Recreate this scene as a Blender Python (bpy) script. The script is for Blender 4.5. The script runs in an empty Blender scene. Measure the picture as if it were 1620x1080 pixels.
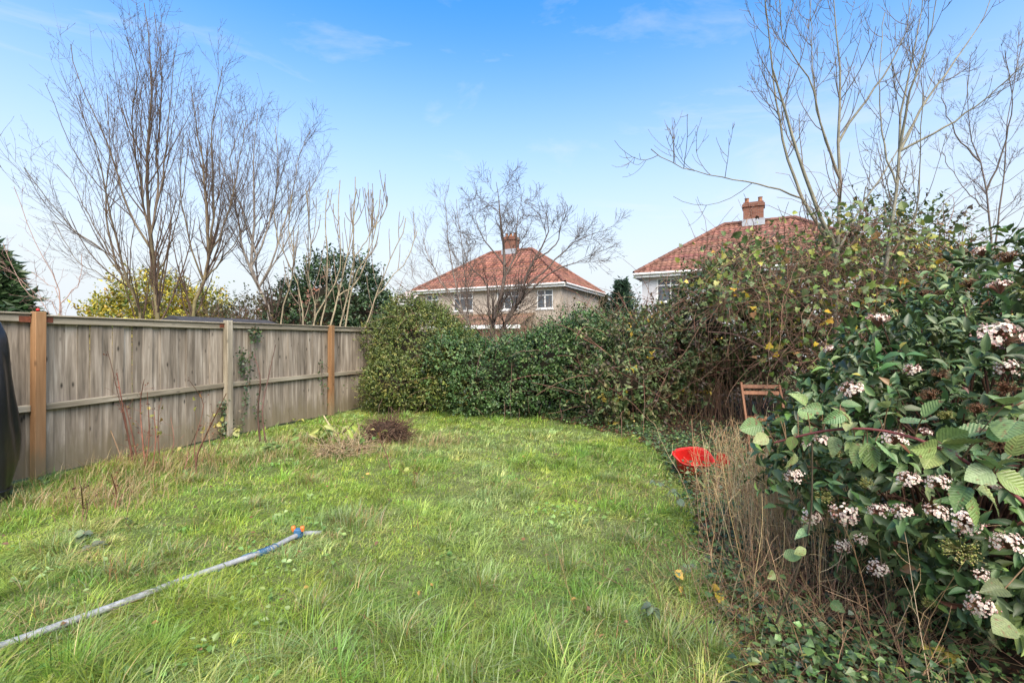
import bpy, math, random
import numpy as np
from mathutils import Matrix, Vector

# ------------------------------------------------------------------ camera, sky, sun, exposure
SC = bpy.context.scene
COL = SC.collection
EYE, FPX, CX, HY = 1.55, 766.0, 810.0, 537.0
cam_d = bpy.data.cameras.new('camera')
cam_d.sensor_width = 36.0
cam_d.lens = 36.0 * FPX / 1620.0
cam_d.shift_y = -(540.0 - HY) / 1620.0
cam_d.clip_start, cam_d.clip_end = 0.05, 2000.0
cam = bpy.data.objects.new('camera', cam_d)
COL.objects.link(cam)
cam.location = (0, 0, EYE)
cam.rotation_euler = (math.radians(90), 0, 0)
SC.camera = cam

SUN_EL, SUN_AZ = math.radians(48), math.radians(165)      # azimuth clockwise from +Y (view direction)
w = bpy.data.worlds.new('World'); SC.world = w; w.use_nodes = True
nt = w.node_tree; nt.nodes.clear()
def wn(t, **k):
    n = nt.nodes.new(t)
    for a, b in k.items(): setattr(n, a, b)
    return n
sky = wn('ShaderNodeTexSky', sky_type='NISHITA', sun_disc=False)
sky.sun_elevation, sky.sun_rotation = SUN_EL, SUN_AZ
sky.air_density, sky.dust_density, sky.ozone_density, sky.altitude = 1.0, 2.0, 1.2, 50
hs = wn('ShaderNodeHueSaturation'); hs.inputs['Saturation'].default_value = 1.45; hs.inputs['Value'].default_value = 1.0
tc = wn('ShaderNodeTexCoord')
mp = wn('ShaderNodeMapping'); mp.inputs['Scale'].default_value = (2.2, 2.2, 8.0); mp.inputs['Location'].default_value = (0.35, 0.1, 0.45)
nz = wn('ShaderNodeTexNoise'); nz.inputs['Scale'].default_value = 1.3; nz.inputs['Detail'].default_value = 7; nz.inputs['Roughness'].default_value = 0.62
nz.inputs['Distortion'].default_value = 0.5
rp = wn('ShaderNodeValToRGB'); rp.color_ramp.elements[0].position = 0.54; rp.color_ramp.elements[1].position = 0.86
rp.color_ramp.elements[0].color = (0, 0, 0, 1); rp.color_ramp.elements[1].color = (0.6, 0.6, 0.6, 1)
mx = wn('ShaderNodeMix', data_type='RGBA'); mx.inputs['B'].default_value = (2.5, 2.55, 2.6, 1)
sx = wn('ShaderNodeSeparateXYZ'); hz = wn('ShaderNodeMapRange', interpolation_type='SMOOTHSTEP')
for k_, v_ in (('From Min', .05), ('From Max', .62), ('To Min', 1.0), ('To Max', 0.0)): hz.inputs[k_].default_value = v_
mh = wn('ShaderNodeMix', data_type='RGBA'); mh.inputs['B'].default_value = (2.25, 2.42, 2.55, 1)   # pale air towards the horizon, all round
bg = wn('ShaderNodeBackground'); bg.inputs['Strength'].default_value = 0.15
out = wn('ShaderNodeOutputWorld')
L = nt.links.new
L(sky.outputs[0], hs.inputs['Color']); L(tc.outputs['Generated'], mp.inputs[0]); L(mp.outputs[0], nz.inputs['Vector'])
L(nz.outputs[0], rp.inputs[0]); L(rp.outputs[0], mx.inputs['Factor']); L(tc.outputs['Generated'], sx.inputs[0]); L(sx.outputs['Z'], hz.inputs[0]); L(hz.outputs[0], mh.inputs['Factor']); L(hs.outputs[0], mh.inputs['A']); L(mh.outputs['Result'], mx.inputs['A'])
L(mx.outputs['Result'], bg.inputs[0]); L(bg.outputs[0], out.inputs[0])

sl = bpy.data.lights.new('sun', 'SUN'); sl.energy = 2.6; sl.angle = math.radians(55); sl.color = (1.0, 0.92, 0.77)
so = bpy.data.objects.new('sun', sl); COL.objects.link(so)
sd = Vector((math.sin(SUN_AZ) * math.cos(SUN_EL), math.cos(SUN_AZ) * math.cos(SUN_EL), math.sin(SUN_EL)))
so.rotation_euler = sd.to_track_quat('Z', 'Y').to_euler(); so.location = sd * 40
vs = SC.view_settings
vs.view_transform, vs.look, vs.exposure, vs.gamma, vs.use_curve_mapping = 'Standard', 'None', 1.38, 1.0, False

# ------------------------------------------------------------------ helpers
def RNG(s): return np.random.default_rng(s)
def at(px, py, Y):                       # photograph pixel + distance in metres -> point in the garden
    return np.array([(px - CX) / FPX * Y, Y, EYE + (HY - py) / FPX * Y])
def norm(a): return a / np.maximum(np.linalg.norm(a, axis=-1, keepdims=True), 1e-9)
_tab = RNG(7).random((256, 256))
def vnoise(x, y, s=1.0, seed=0):
    x = np.asarray(x, float) * s + seed * 17.31; y = np.asarray(y, float) * s + seed * 9.77
    i = np.floor(x).astype(int); j = np.floor(y).astype(int); u = x - i; v = y - j
    u = u * u * (3 - 2 * u); v = v * v * (3 - 2 * v)
    a = _tab[i % 256, j % 256]; b = _tab[(i + 1) % 256, j % 256]; c = _tab[i % 256, (j + 1) % 256]; d = _tab[(i + 1) % 256, (j + 1) % 256]
    return (a * (1 - u) + b * u) * (1 - v) + (c * (1 - u) + d * u) * v
def fbm(x, y, s=1.0, seed=0): return 0.55 * vnoise(x, y, s, seed) + 0.3 * vnoise(x, y, s * 2.1, seed + 3) + 0.15 * vnoise(x, y, s * 4.3, seed + 5)
def lump(P, s=1.0, seed=0):
    r = RNG(100 + seed); q = 0
    for k in range(7):
        d = norm(r.normal(size=3)); q = q + np.sin((P @ d) * s * r.uniform(2, 7) + r.uniform(0, 6.28))
    return q / 7
def ground_z(x, y):
    near = np.clip((14 - np.abs(np.asarray(y, float) - 4)) / 4, 0, 1)
    return near * (0.09 * (fbm(x, y, 0.55, 2) - 0.5) + 0.05 * (vnoise(x, y, 2.3, 4) - 0.5))

def mesh(name, V, F, mat=None, C=None, smooth=False):
    """F: list of int arrays (n,k). C: per-vertex colour."""
    V = np.asarray(V, np.float32).reshape(-1, 3)
    m = bpy.data.meshes.new(name)
    F = [np.asarray(f, np.int32) for f in (F if isinstance(F, list) else [F]) if len(f)]
    loops = np.concatenate([f.ravel() for f in F]); tot = np.concatenate([np.full(len(f), f.shape[1], np.int32) for f in F])
    st = np.concatenate([[0], np.cumsum(tot)[:-1]]).astype(np.int32)
    m.vertices.add(len(V)); m.vertices.foreach_set('co', V.ravel())
    m.loops.add(len(loops)); m.loops.foreach_set('vertex_index', loops)
    m.polygons.add(len(tot)); m.polygons.foreach_set('loop_start', st)
    m.update(calc_edges=True)
    m.polygons.foreach_set('use_smooth', np.full(len(tot), bool(smooth)))
    if C is not None:
        a = m.attributes.new('Col', 'FLOAT_COLOR', 'POINT')
        C = np.asarray(C, np.float32)
        if C.ndim == 1: C = np.tile(C, (len(V), 1))
        a.data.foreach_set('color', np.concatenate([C, np.ones((len(V), 1), np.float32)], 1).ravel())
    if mat: m.materials.append(mat)
    return m
def ob(name, me, parent=None, kind=None, label=None):
    o = bpy.data.objects.new(name, me); COL.objects.link(o)
    if parent is not None:
        o.parent = parent; o.matrix_parent_inverse = parent.matrix_basis.inverted()
    if kind: o['kind'] = kind
    if label: o['label'] = label
    return o
def lob(name, me, parent, loc=(0, 0, 0), rot=(0, 0, 0), sc=(1, 1, 1)):     # child placed in its parent's own frame
    o = bpy.data.objects.new(name, me); COL.objects.link(o); o.parent = parent
    o.location, o.rotation_euler, o.scale = loc, rot, sc
    return o
def tag(o, label, cat, group=None, kind=None):
    o['label'] = label
    if cat: o['category'] = cat
    if group: o['group'] = group
    if kind: o['kind'] = kind
    return o
def thing(name, label, cat, loc=(0, 0, 0), rz=0, group=None):
    o = bpy.data.objects.new(name, None); COL.objects.link(o); o.empty_display_size = 0.1
    o.location = [float(q) for q in loc]; o.rotation_euler = (0, 0, rz)
    return tag(o, label, cat, group)
class MB:                                 # small builder for boxes, grids and prisms
    def __init__(s): s.V = []; s.F = {}; s.n = 0
    def add(s, V, F):
        V = np.asarray(V, float).reshape(-1, 3)
        for f in F: s.F.setdefault(len(f), []).append([i + s.n for i in f])
        s.V.append(V); s.n += len(V)
    def box(s, a, b, bev=0.0):
        (x0, y0, z0), (x1, y1, z1) = a, b
        if bev <= 0:
            s.add([(x0,y0,z0),(x1,y0,z0),(x1,y1,z0),(x0,y1,z0),(x0,y0,z1),(x1,y0,z1),(x1,y1,z1),(x0,y1,z1)],
                  [(0,3,2,1),(4,5,6,7),(0,1,5,4),(1,2,6,5),(2,3,7,6),(3,0,4,7)]); return
        e = bev; R = []
        for z, k in ((z0, e), (z0 + e, 0), (z1 - e, 0), (z1, e)):
            R += [(x0+k+e*(k==0),y0+k,z),(x1-k-e*(k==0),y0+k,z),(x1-k,y0+k+e*(k==0),z),(x1-k,y1-k-e*(k==0),z),
                  (x1-k-e*(k==0),y1-k,z),(x0+k+e*(k==0),y1-k,z),(x0+k,y1-k-e*(k==0),z),(x0+k,y0+k+e*(k==0),z)]
        F = [(7,6,5,4,3,2,1,0), tuple(range(24, 32))]
        for r in range(3):
            for k in range(8): F.append((r*8+k, r*8+(k+1)%8, (r+1)*8+(k+1)%8, (r+1)*8+k))
        s.add(R, F)
    def quad(s, a, b, c, d): s.add([a, b, c, d], [(0, 1, 2, 3)])
    def mesh(s, name, mat=None, smooth=False, C=None):
        return mesh(name, np.concatenate(s.V), [np.array(f) for f in s.F.values()], mat, C, smooth)

def tubes(PL, R, sides=5):
    PL = np.asarray(PL, float); R = np.asarray(R, float)
    B, K, _ = PL.shape
    T = norm(np.gradient(PL, axis=1)); ref = np.where(np.abs(T[:, :1, 2:3]) < 0.9, np.array([0, 0, 1.0]), np.array([1.0, 0, 0]))
    U = norm(np.cross(T, np.broadcast_to(ref, T.shape))); W = np.cross(T, U)
    a = np.arange(sides) * 2 * np.pi / sides
    V = PL[:, :, None] + R[:, :, None, None] * (np.cos(a)[:, None] * U[:, :, None] + np.sin(a)[:, None] * W[:, :, None])
    b = np.arange(B)[:, None, None] * K * sides; k = np.arange(K - 1)[None, :, None] * sides; s = np.arange(sides)[None, None]
    s2 = (s + 1) % sides
    F = np.stack([b + k + s, b + k + s2, b + k + sides + s2, b + k + sides + s], -1).reshape(-1, 4)
    return V.reshape(-1, 3), F
def resample(P, K):
    P = np.asarray(P, float); n = len(P)
    if n == 2: return P[0] + np.linspace(0, 1, K)[:, None] * (P[1] - P[0])
    Q = np.vstack([2 * P[0] - P[1], P, 2 * P[-1] - P[-2]])
    d = np.concatenate([[0], np.cumsum(np.linalg.norm(np.diff(P, axis=0), axis=1))]); t = np.interp(np.linspace(0, d[-1], K), d, np.arange(n))
    i = np.minimum(t.astype(int), n - 2); u = (t - i)[:, None]
    a, b, c, e = Q[i], Q[i + 1], Q[i + 2], Q[i + 3]
    return 0.5 * (2 * b + (c - a) * u + (2 * a - 5 * b + 4 * c - e) * u * u + (3 * b - a - 3 * c + e) * u ** 3)
def grow(r, PL, R, n, ln, ang, trop, K=5, rf=0.55, wig=0.12, tr=(0.2, 0.97), rmin=0.002, taper=0.35, shorten=0.5):
    """a batch of n side branches springing from the branches PL"""
    B, K0, _ = PL.shape
    seg = np.linalg.norm(np.diff(PL, axis=1), axis=2).sum(1); i = r.choice(B, n, p=seg / seg.sum())
    t = r.uniform(tr[0], tr[1], n) * (K0 - 1); j = np.minimum(t.astype(int), K0 - 2); u = (t - j)[:, None]
    base = PL[i, j] * (1 - u) + PL[i, j + 1] * u; T = norm(PL[i, j + 1] - PL[i, j])
    rad = (R[i, j] * (1 - u[:, 0]) + R[i, j + 1] * u[:, 0]) * rf * r.uniform(0.7, 1.1, n)
    perp = norm(np.cross(T, r.normal(size=(n, 3)))); a = np.radians(r.uniform(ang[0], ang[1], n))[:, None]
    D = np.cos(a) * T + np.sin(a) * perp
    Ln = r.uniform(ln[0], ln[1], n) * (1 - shorten * t / (K0 - 1))
    P = [base]
    for k in range(K - 1):
        D = norm(D + np.array([0, 0, trop]) + r.normal(size=(n, 3)) * wig); P.append(P[-1] + D * (Ln / (K - 1))[:, None])
    rad = np.maximum(rad, rmin)
    return np.stack(P, 1), np.maximum(rad[:, None] * np.linspace(1, taper, K), rmin * 0.7)
def cat(parts):
    V, F, C, n = [], {}, [], 0
    for v, f, c in parts:
        V.append(v); f = np.asarray(f); F.setdefault(f.shape[1], []).append(f + n); n += len(v)
        C.append(np.broadcast_to(c, (len(v), 3)) if np.ndim(c) == 1 else c)
    return np.concatenate(V), [np.concatenate(f) for f in F.values()], np.concatenate(C)

# leaf templates: x along the leaf, y across, z out of the blade
LEAF2 = (np.array([(0,0,0),(.45,.5,.10),(1,0,-.05),(.45,-.5,.10)]), np.array([(0,2,1),(0,3,2)]))
def oval_leaf(nx=6, serr=0.0, curl=-0.18, fold=0.12, pleat=0.0, point=1.0, wide=0.42):
    V, F = [], []
    for i in range(nx + 1):
        x = i / nx; h = math.sin(math.pi * min(1, x ** 0.8)) ** 0.8 * (1 - 0.25 * point * x)
        if i == 0: h = 0.04
        if i == nx: h = 0.02
        h *= 1 + (serr if i % 2 else -serr)
        z0 = curl * x * x + (pleat if i % 2 else 0) * 0.3
        for sg, f in ((-1, 1), (-.5, .5), (0, 0), (.5, .5), (1, 1)):
            V.append((x, sg * h * wide / .5 * .5, z0 + fold * f * h + (pleat if (i % 2) else -pleat) * (f > 0) * h))
    for i in range(nx):
        for k in range(4):
            a = i * 5 + k; F.append((a, a + 5, a + 6, a + 1))
    return np.array(V), np.array(F)
LEAF_M = oval_leaf(3, wide=.34); LEAF_V = oval_leaf(6, wide=0.23, curl=-.24, fold=.16); LEAF_B = oval_leaf(16, serr=.045, curl=-.18, fold=.10, pleat=.010, point=.9, wide=.40)
LEAF_G = oval_leaf(8, serr=.12, curl=-.3, fold=.15, pleat=.02, point=.5, wide=.48)
def ivy_leaf():
    P = [(0,0),(-.12,.25),(.05,.5),(.3,.32),(.55,.42),(.62,.2),(1,0),(.62,-.2),(.55,-.42),(.3,-.32),(.05,-.5),(-.12,-.25)]
    V = [(.35,0,.0)] + [(x, y, .10*abs(y)-.12*x*x) for x, y in P]
    return np.array(V), np.array([(0, 1+(k+1) % 12, 1+k) for k in range(12)])
LEAF_I = ivy_leaf()
LEAF4 = (np.array([(0,0,0),(.36,.36,.09),(.40,0,.0),(.36,-.36,.09),(1,0,-.14)]), np.array([(0,2,1),(2,4,1),(0,3,2),(2,3,4)]))
LEAF_IS = (np.array([(.35,0,0),(0,0,0),(-.02,.48,.05),(.5,.36,.03),(1,0,-.12),(.5,-.36,.03),(-.02,-.48,.05)]), np.array([(0,1+(k+1) % 6,1+k) for k in range(6)]))
_t = np.array([(0,.03),(.22,.19),(.48,.235),(.76,.14),(1,.015)])
LEAF_VS = (np.array([(x_, sg*h_, -.24*x_*x_ + .7*h_*abs(sg)) for x_, h_ in _t for sg in (-1,0,1)]), np.array([(i*3+k, i*3+3+k, i*3+4+k, i*3+1+k) for i in range(4) for k in range(2)]))
def scatter(T, P, D, N, Ln, Wd, C, r=None, cj=0.0):
    V0, F0 = T; n = len(P); D = norm(D); S = norm(np.cross(N, D)); N = np.cross(D, S)
    Ln = np.broadcast_to(Ln, n)[:, None, None]; Wd = np.broadcast_to(Wd, n)[:, None, None]
    V = P[:, None] + Ln * (V0[None, :, :1] * D[:, None] + Wd * V0[None, :, 1:2] * S[:, None] + V0[None, :, 2:] * N[:, None])
    F = (F0[None] + (np.arange(n) * len(V0))[:, None, None]).reshape(-1, F0.shape[1])
    return V.reshape(-1, 3), F, np.repeat(np.broadcast_to(C, (n, 3)), len(V0), 0)
def palette(r, n, cols, wts, jit=0.12):
    c = np.array(cols)[r.choice(len(cols), n, p=np.array(wts) / np.sum(wts))]
    return np.clip(c * (1 + jit * r.normal(size=(n, 1))) * (1 + 0.4 * jit * r.normal(size=(n, 3))), 0.004, 0.9)
def rdirs(r, n): return norm(r.normal(size=(n, 3)))

# ------------------------------------------------------------------ materials
def mat(name, rough=0.6, spec=0.4):
    m = bpy.data.materials.new(name); m.use_nodes = True; t = m.node_tree; b = t.nodes['Principled BSDF']
    b.inputs['Roughness'].default_value = rough; b.inputs['Specular IOR Level'].default_value = spec
    return m, t, b
def nd(t, ty, **k):
    n = t.nodes.new(ty)
    for a, v in k.items():
        if a in n.inputs: n.inputs[a].default_value = v
        else: setattr(n, a, v)
    return n
def attr_mat(name, rough=0.5, spec=0.4, transl=0.0, grain=None, objcol=False, bump=0):
    m, t, b = mat(name, rough, spec); k = t.links.new
    src = nd(t, 'ShaderNodeObjectInfo').outputs['Color'] if objcol else nd(t, 'ShaderNodeAttribute', attribute_name='Col').outputs['Color']
    if grain:
        tcn = nd(t, 'ShaderNodeTexCoord'); no = nd(t, 'ShaderNodeTexNoise', Scale=grain, Detail=5.0, Roughness=0.65)
        k(tcn.outputs['Object'], no.inputs['Vector'])
        mr = nd(t, 'ShaderNodeMapRange'); mr.inputs['From Min'].default_value = .3; mr.inputs['From Max'].default_value = .7
        mr.inputs['To Min'].default_value = .62; mr.inputs['To Max'].default_value = 1.35; k(no.outputs[0], mr.inputs[0])
        mm = nd(t, 'ShaderNodeVectorMath', operation='SCALE'); k(src, mm.inputs[0]); k(mr.outputs[0], mm.inputs['Scale']); src = mm.outputs[0]
        if bump:
            bn = nd(t, 'ShaderNodeBump', Strength=bump, Distance=0.01); k(no.outputs[0], bn.inputs['Height']); k(bn.outputs[0], b.inputs['Normal'])
    k(src, b.inputs['Base Color'])
    if transl:
        tr = nd(t, 'ShaderNodeBsdfTranslucent'); ms = nd(t, 'ShaderNodeMixShader', Fac=transl); o = t.nodes['Material Output']
        k(src, tr.inputs['Color']); k(b.outputs[0], ms.inputs[1]); k(tr.outputs[0], ms.inputs[2]); k(ms.outputs[0], o.inputs[0])
    return m
M_GRASS = attr_mat('grass_blades', .42, .5, .35)
M_LEAF = attr_mat('leaf', .42, .45, .22)
M_GLOSS = attr_mat('glossy_leaf', .45, .5, .12)
M_LEAFO = attr_mat('leaf_single', .46, .45, .15, grain=40, objcol=True, bump=.15)
def veined(name):
    m, t, b = mat(name, .42, .45); k = t.links.new
    oi = nd(t, 'ShaderNodeObjectInfo'); tcn = nd(t, 'ShaderNodeTexCoord'); sp = nd(t, 'ShaderNodeSeparateXYZ'); k(tcn.outputs['Object'], sp.inputs[0])
    ab = nd(t, 'ShaderNodeMath', operation='ABSOLUTE'); k(sp.outputs['Y'], ab.inputs[0])
    ma = nd(t, 'ShaderNodeMath', operation='MULTIPLY_ADD'); ma.inputs[1].default_value = -.75; k(ab.outputs[0], ma.inputs[0]); k(sp.outputs['X'], ma.inputs[2])
    mu = nd(t, 'ShaderNodeMath', operation='MULTIPLY'); mu.inputs[1].default_value = 9.0; k(ma.outputs[0], mu.inputs[0])
    pp = nd(t, 'ShaderNodeMath', operation='PINGPONG'); pp.inputs[1].default_value = .5; k(mu.outputs[0], pp.inputs[0])
    mid = nd(t, 'ShaderNodeMath', operation='MULTIPLY'); mid.inputs[1].default_value = 9.0; k(ab.outputs[0], mid.inputs[0])
    mn = nd(t, 'ShaderNodeMath', operation='MINIMUM'); k(pp.outputs[0], mn.inputs[0]); k(mid.outputs[0], mn.inputs[1])
    no = nd(t, 'ShaderNodeTexNoise', Scale=9.0, Detail=5.0); k(tcn.outputs['Object'], no.inputs['Vector'])
    mr = nd(t, 'ShaderNodeMapRange'); mr.inputs['From Max'].default_value = .22; mr.inputs['To Min'].default_value = 1.16; mr.inputs['To Max'].default_value = .97; k(mn.outputs[0], mr.inputs[0])
    nr = nd(t, 'ShaderNodeMapRange'); nr.inputs['From Min'].default_value = .3; nr.inputs['From Max'].default_value = .7; nr.inputs['To Min'].default_value = .75; nr.inputs['To Max'].default_value = 1.2; k(no.outputs[0], nr.inputs[0])
    m2 = nd(t, 'ShaderNodeMath', operation='MULTIPLY'); k(mr.outputs[0], m2.inputs[0]); k(nr.outputs[0], m2.inputs[1])
    sc = nd(t, 'ShaderNodeVectorMath', operation='SCALE'); k(oi.outputs['Color'], sc.inputs[0]); k(m2.outputs[0], sc.inputs['Scale']); ad = nd(t, 'ShaderNodeVectorMath', operation='ADD'); of = nd(t, 'ShaderNodeVectorMath', operation='SCALE'); of.inputs[0].default_value = (31, 17, 7); k(oi.outputs['Random'], of.inputs['Scale']); k(tcn.outputs['Object'], ad.inputs[0]); k(of.outputs[0], ad.inputs[1])
    sn = nd(t, 'ShaderNodeTexNoise', Scale=5.0, Detail=3.0); k(ad.outputs[0], sn.inputs['Vector'])
    sm = nd(t, 'ShaderNodeMapRange'); sm.inputs['From Min'].default_value = .60; sm.inputs['From Max'].default_value = .70; k(sn.outputs[0], sm.inputs[0])
    mb = nd(t, 'ShaderNodeMix', data_type='RGBA'); mb.inputs['B'].default_value = (.16, .085, .04, 1); k(sm.outputs[0], mb.inputs['Factor']); k(sc.outputs[0], mb.inputs['A']); k(mb.outputs['Result'], b.inputs['Base Color'])
    bn = nd(t, 'ShaderNodeBump', Strength=.25, Distance=.03); k(mn.outputs[0], bn.inputs['Height']); k(bn.outputs[0], b.inputs['Normal'])
    tr = nd(t, 'ShaderNodeBsdfTranslucent'); ms = nd(t, 'ShaderNodeMixShader', Fac=.18); o = t.nodes['Material Output']
    k(sc.outputs[0], tr.inputs['Color']); k(b.outputs[0], ms.inputs[1]); k(tr.outputs[0], ms.inputs[2]); k(ms.outputs[0], o.inputs[0])
    return m
M_VEIN = veined('veined_leaf')
M_BARK = attr_mat('bark', .85, .2, grain=9, bump=.5)
M_DRY = attr_mat('dry_stems', .8, .2, .1)
M_PETAL = attr_mat('petals', .6, .3, .25)
M_PLAIN = attr_mat('plain', .6, .35, grain=5)
def plain(name, col, rough=.5, spec=.4, nscale=6, var=.2, bump=0, bscale=60):
    m, t, b = mat(name, rough, spec); k = t.links.new
    tcn = nd(t, 'ShaderNodeTexCoord'); no = nd(t, 'ShaderNodeTexNoise', Scale=nscale, Detail=6.0, Roughness=.6); k(tcn.outputs['Object'], no.inputs['Vector'])
    cr = nd(t, 'ShaderNodeValToRGB'); e = cr.color_ramp.elements
    e[0].position, e[1].position = .3, .7
    e[0].color = (*[c * (1 - var) for c in col], 1); e[1].color = (*[min(1, c * (1 + var)) for c in col], 1)
    k(no.outputs[0], cr.inputs[0]); k(cr.outputs[0], b.inputs['Base Color'])
    if bump:
        n2 = nd(t, 'ShaderNodeTexNoise', Scale=bscale, Detail=4.0); k(tcn.outputs['Object'], n2.inputs['Vector'])
        bn = nd(t, 'ShaderNodeBump', Strength=bump, Distance=.02); k(n2.outputs[0], bn.inputs['Height']); k(bn.outputs[0], b.inputs['Normal'])
    return m
def wood(name, dark, mid, light, knots=.5, tint=.2, rough=.85, stain=False):
    m, t, b = mat(name, rough, .2); k = t.links.new
    tcn = nd(t, 'ShaderNodeTexCoord'); oi = nd(t, 'ShaderNodeObjectInfo')
    off = nd(t, 'ShaderNodeVectorMath', operation='SCALE'); off.inputs[0].default_value = (37, 19, 53); k(oi.outputs['Random'], off.inputs['Scale'])
    ad = nd(t, 'ShaderNodeVectorMath', operation='ADD'); k(tcn.outputs['Object'], ad.inputs[0]); k(off.outputs[0], ad.inputs[1])
    mpn = nd(t, 'ShaderNodeMapping'); mpn.inputs['Scale'].default_value = (20, 20, 1.1); k(ad.outputs[0], mpn.inputs[0])
    n1 = nd(t, 'ShaderNodeTexNoise', Scale=1.0, Detail=7.0, Roughness=.65, Distortion=.6); k(mpn.outputs[0], n1.inputs['Vector'])
    mp2 = nd(t, 'ShaderNodeMapping'); mp2.inputs['Scale'].default_value = (6, 6, .9); k(ad.outputs[0], mp2.inputs[0])
    n2 = nd(t, 'ShaderNodeTexNoise', Scale=1.0, Detail=4.0, Roughness=.6); k(mp2.outputs[0], n2.inputs['Vector'])
    mp3 = nd(t, 'ShaderNodeMapping'); mp3.inputs['Scale'].default_value = (9, 9, 3.6); k(ad.outputs[0], mp3.inputs[0])
    vo = nd(t, 'ShaderNodeTexVoronoi', Scale=1.0); k(mp3.outputs[0], vo.inputs['Vector'])
    kr = nd(t, 'ShaderNodeMapRange'); kr.inputs['From Min'].default_value = .05; kr.inputs['From Max'].default_value = .16
    kr.inputs['To Min'].default_value = 1 - knots; kr.inputs['To Max'].default_value = 1; k(vo.outputs['Distance'], kr.inputs[0])
    mxn = nd(t, 'ShaderNodeMath', operation='MULTIPLY_ADD'); mxn.inputs[1].default_value = .55; k(n1.outputs[0], mxn.inputs[0])
    m4 = nd(t, 'ShaderNodeMath', operation='MULTIPLY'); m4.inputs[1].default_value = .45; k(n2.outputs[0], m4.inputs[0]); k(m4.outputs[0], mxn.inputs[2])
    cr = nd(t, 'ShaderNodeValToRGB'); e = cr.color_ramp.elements; e[0].position, e[1].position = .34, .66
    e[0].color = (*dark, 1); e[1].color = (*light, 1); em = cr.color_ramp.elements.new(.5); em.color = (*mid, 1)
    k(mxn.outputs[0], cr.inputs[0])
    rv = nd(t, 'ShaderNodeMapRange'); rv.inputs['To Min'].default_value = 1 - tint; rv.inputs['To Max'].default_value = 1 + tint; k(oi.outputs['Random'], rv.inputs[0])
    pm = nd(t, 'ShaderNodeMath', operation='MULTIPLY'); k(rv.outputs[0], pm.inputs[0]); k(kr.outputs[0], pm.inputs[1])
    sc = nd(t, 'ShaderNodeVectorMath', operation='SCALE'); k(cr.outputs[0], sc.inputs[0]); k(pm.outputs[0], sc.inputs['Scale'])
    last = sc.outputs[0]
    if stain:
        sz = nd(t, 'ShaderNodeSeparateXYZ'); k(tcn.outputs['Object'], sz.inputs[0])
        n5 = nd(t, 'ShaderNodeTexNoise', Scale=1.0, Detail=5.0, Roughness=.7); mp5 = nd(t, 'ShaderNodeMapping'); mp5.inputs['Scale'].default_value = (9, 9, 2.2); k(ad.outputs[0], mp5.inputs[0]); k(mp5.outputs[0], n5.inputs['Vector'])
        hm = nd(t, 'ShaderNodeMapRange'); hm.inputs['From Min'].default_value = .0; hm.inputs['From Max'].default_value = .55; hm.inputs['To Min'].default_value = .62; hm.inputs['To Max'].default_value = .0; k(sz.outputs['Z'], hm.inputs[0])
        sm_ = nd(t, 'ShaderNodeMath', operation='ADD'); k(n5.outputs[0], sm_.inputs[0]); k(hm.outputs[0], sm_.inputs[1])
        cl = nd(t, 'ShaderNodeMapRange'); cl.inputs['From Min'].default_value = .62; cl.inputs['From Max'].default_value = .95; cl.inputs['To Max'].default_value = .75; k(sm_.outputs[0], cl.inputs[0])
        mg = nd(t, 'ShaderNodeMix', data_type='RGBA'); mg.inputs['B'].default_value = (.17, .14, .085, 1); k(cl.outputs[0], mg.inputs['Factor']); k(last, mg.inputs['A']); last = mg.outputs['Result']
    k(last, b.inputs['Base Color'])
    bn = nd(t, 'ShaderNodeBump', Strength=.35, Distance=.004); k(n1.outputs[0], bn.inputs['Height']); k(bn.outputs[0], b.inputs['Normal'])
    return m
M_BOARD = wood('weathered_board', (.085,.07,.053), (.24,.2,.155), (.45,.395,.325), .8, .22, .85, True)
M_RAIL = wood('weathered_rail', (.12,.1,.07), (.25,.216,.16), (.42,.38,.30), .45, .10)
M_POST = wood('tan_post', (.17,.088,.04), (.27,.15,.072), (.34,.205,.108), .5, .08, .8, True)
M_CHAIR = wood('varnished_slat', (.07,.026,.012), (.14,.055,.024), (.22,.10,.048), .2, .15, .5)

# ------------------------------------------------------------------ ground
FD = norm(np.array([.76, 2.27])); FN = np.array([FD[1], -FD[0]])        # fence direction, and into the garden
P1 = np.array([-5.25, 5.33])
def lawn_edge(y): return np.interp(y, [1.5, 2.2, 3.3, 4.9, 7.0, 8.0, 9.5], [1.1, 1.15, 1.42, 1.9, 2.15, 1.7, .6])
def fence_x(y): return P1[0] + (y - P1[1]) * FD[0] / FD[1]
gx = np.concatenate([[-600, -250, -100, -50, -25, -14, -9], np.arange(-7.5, 6.5, .09), [7, 9, 14, 25, 50, 100, 250, 600]])
gy = np.concatenate([[-60, -20, -6, -1], np.arange(0, 13, .09), [13.5, 15, 19, 27, 40, 70, 130, 300, 900]])
GX, GY = np.meshgrid(gx, gy); GZ = ground_z(GX, GY)
V = np.stack([GX, GY, GZ], -1).reshape(-1, 3); nx, ny = len(gx), len(gy)
I = np.arange(nx * ny).reshape(ny, nx); F = np.stack([I[:-1, :-1], I[:-1, 1:], I[1:, 1:], I[1:, :-1]], -1).reshape(-1, 4)
bare = np.clip((V[:, 0] - lawn_edge(V[:, 1])) / .25 + .5 * (fbm(V[:, 0], V[:, 1], 2, 9) - .5), 0, 1) * (V[:, 0] < 8)
n_ = fbm(V[:, 0], V[:, 1], 1.6, 6)[:, None]
C = (1 - bare[:, None]) * (np.array([.075, .105, .028]) * (1 - n_) + np.array([.12, .125, .05]) * n_) + bare[:, None] * (np.array([.035, .025, .016]) * (1 - n_) + np.array([.065, .046, .03]) * n_)
M_SOIL = attr_mat('soil', .9, .2, grain=14, bump=.7)
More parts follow.
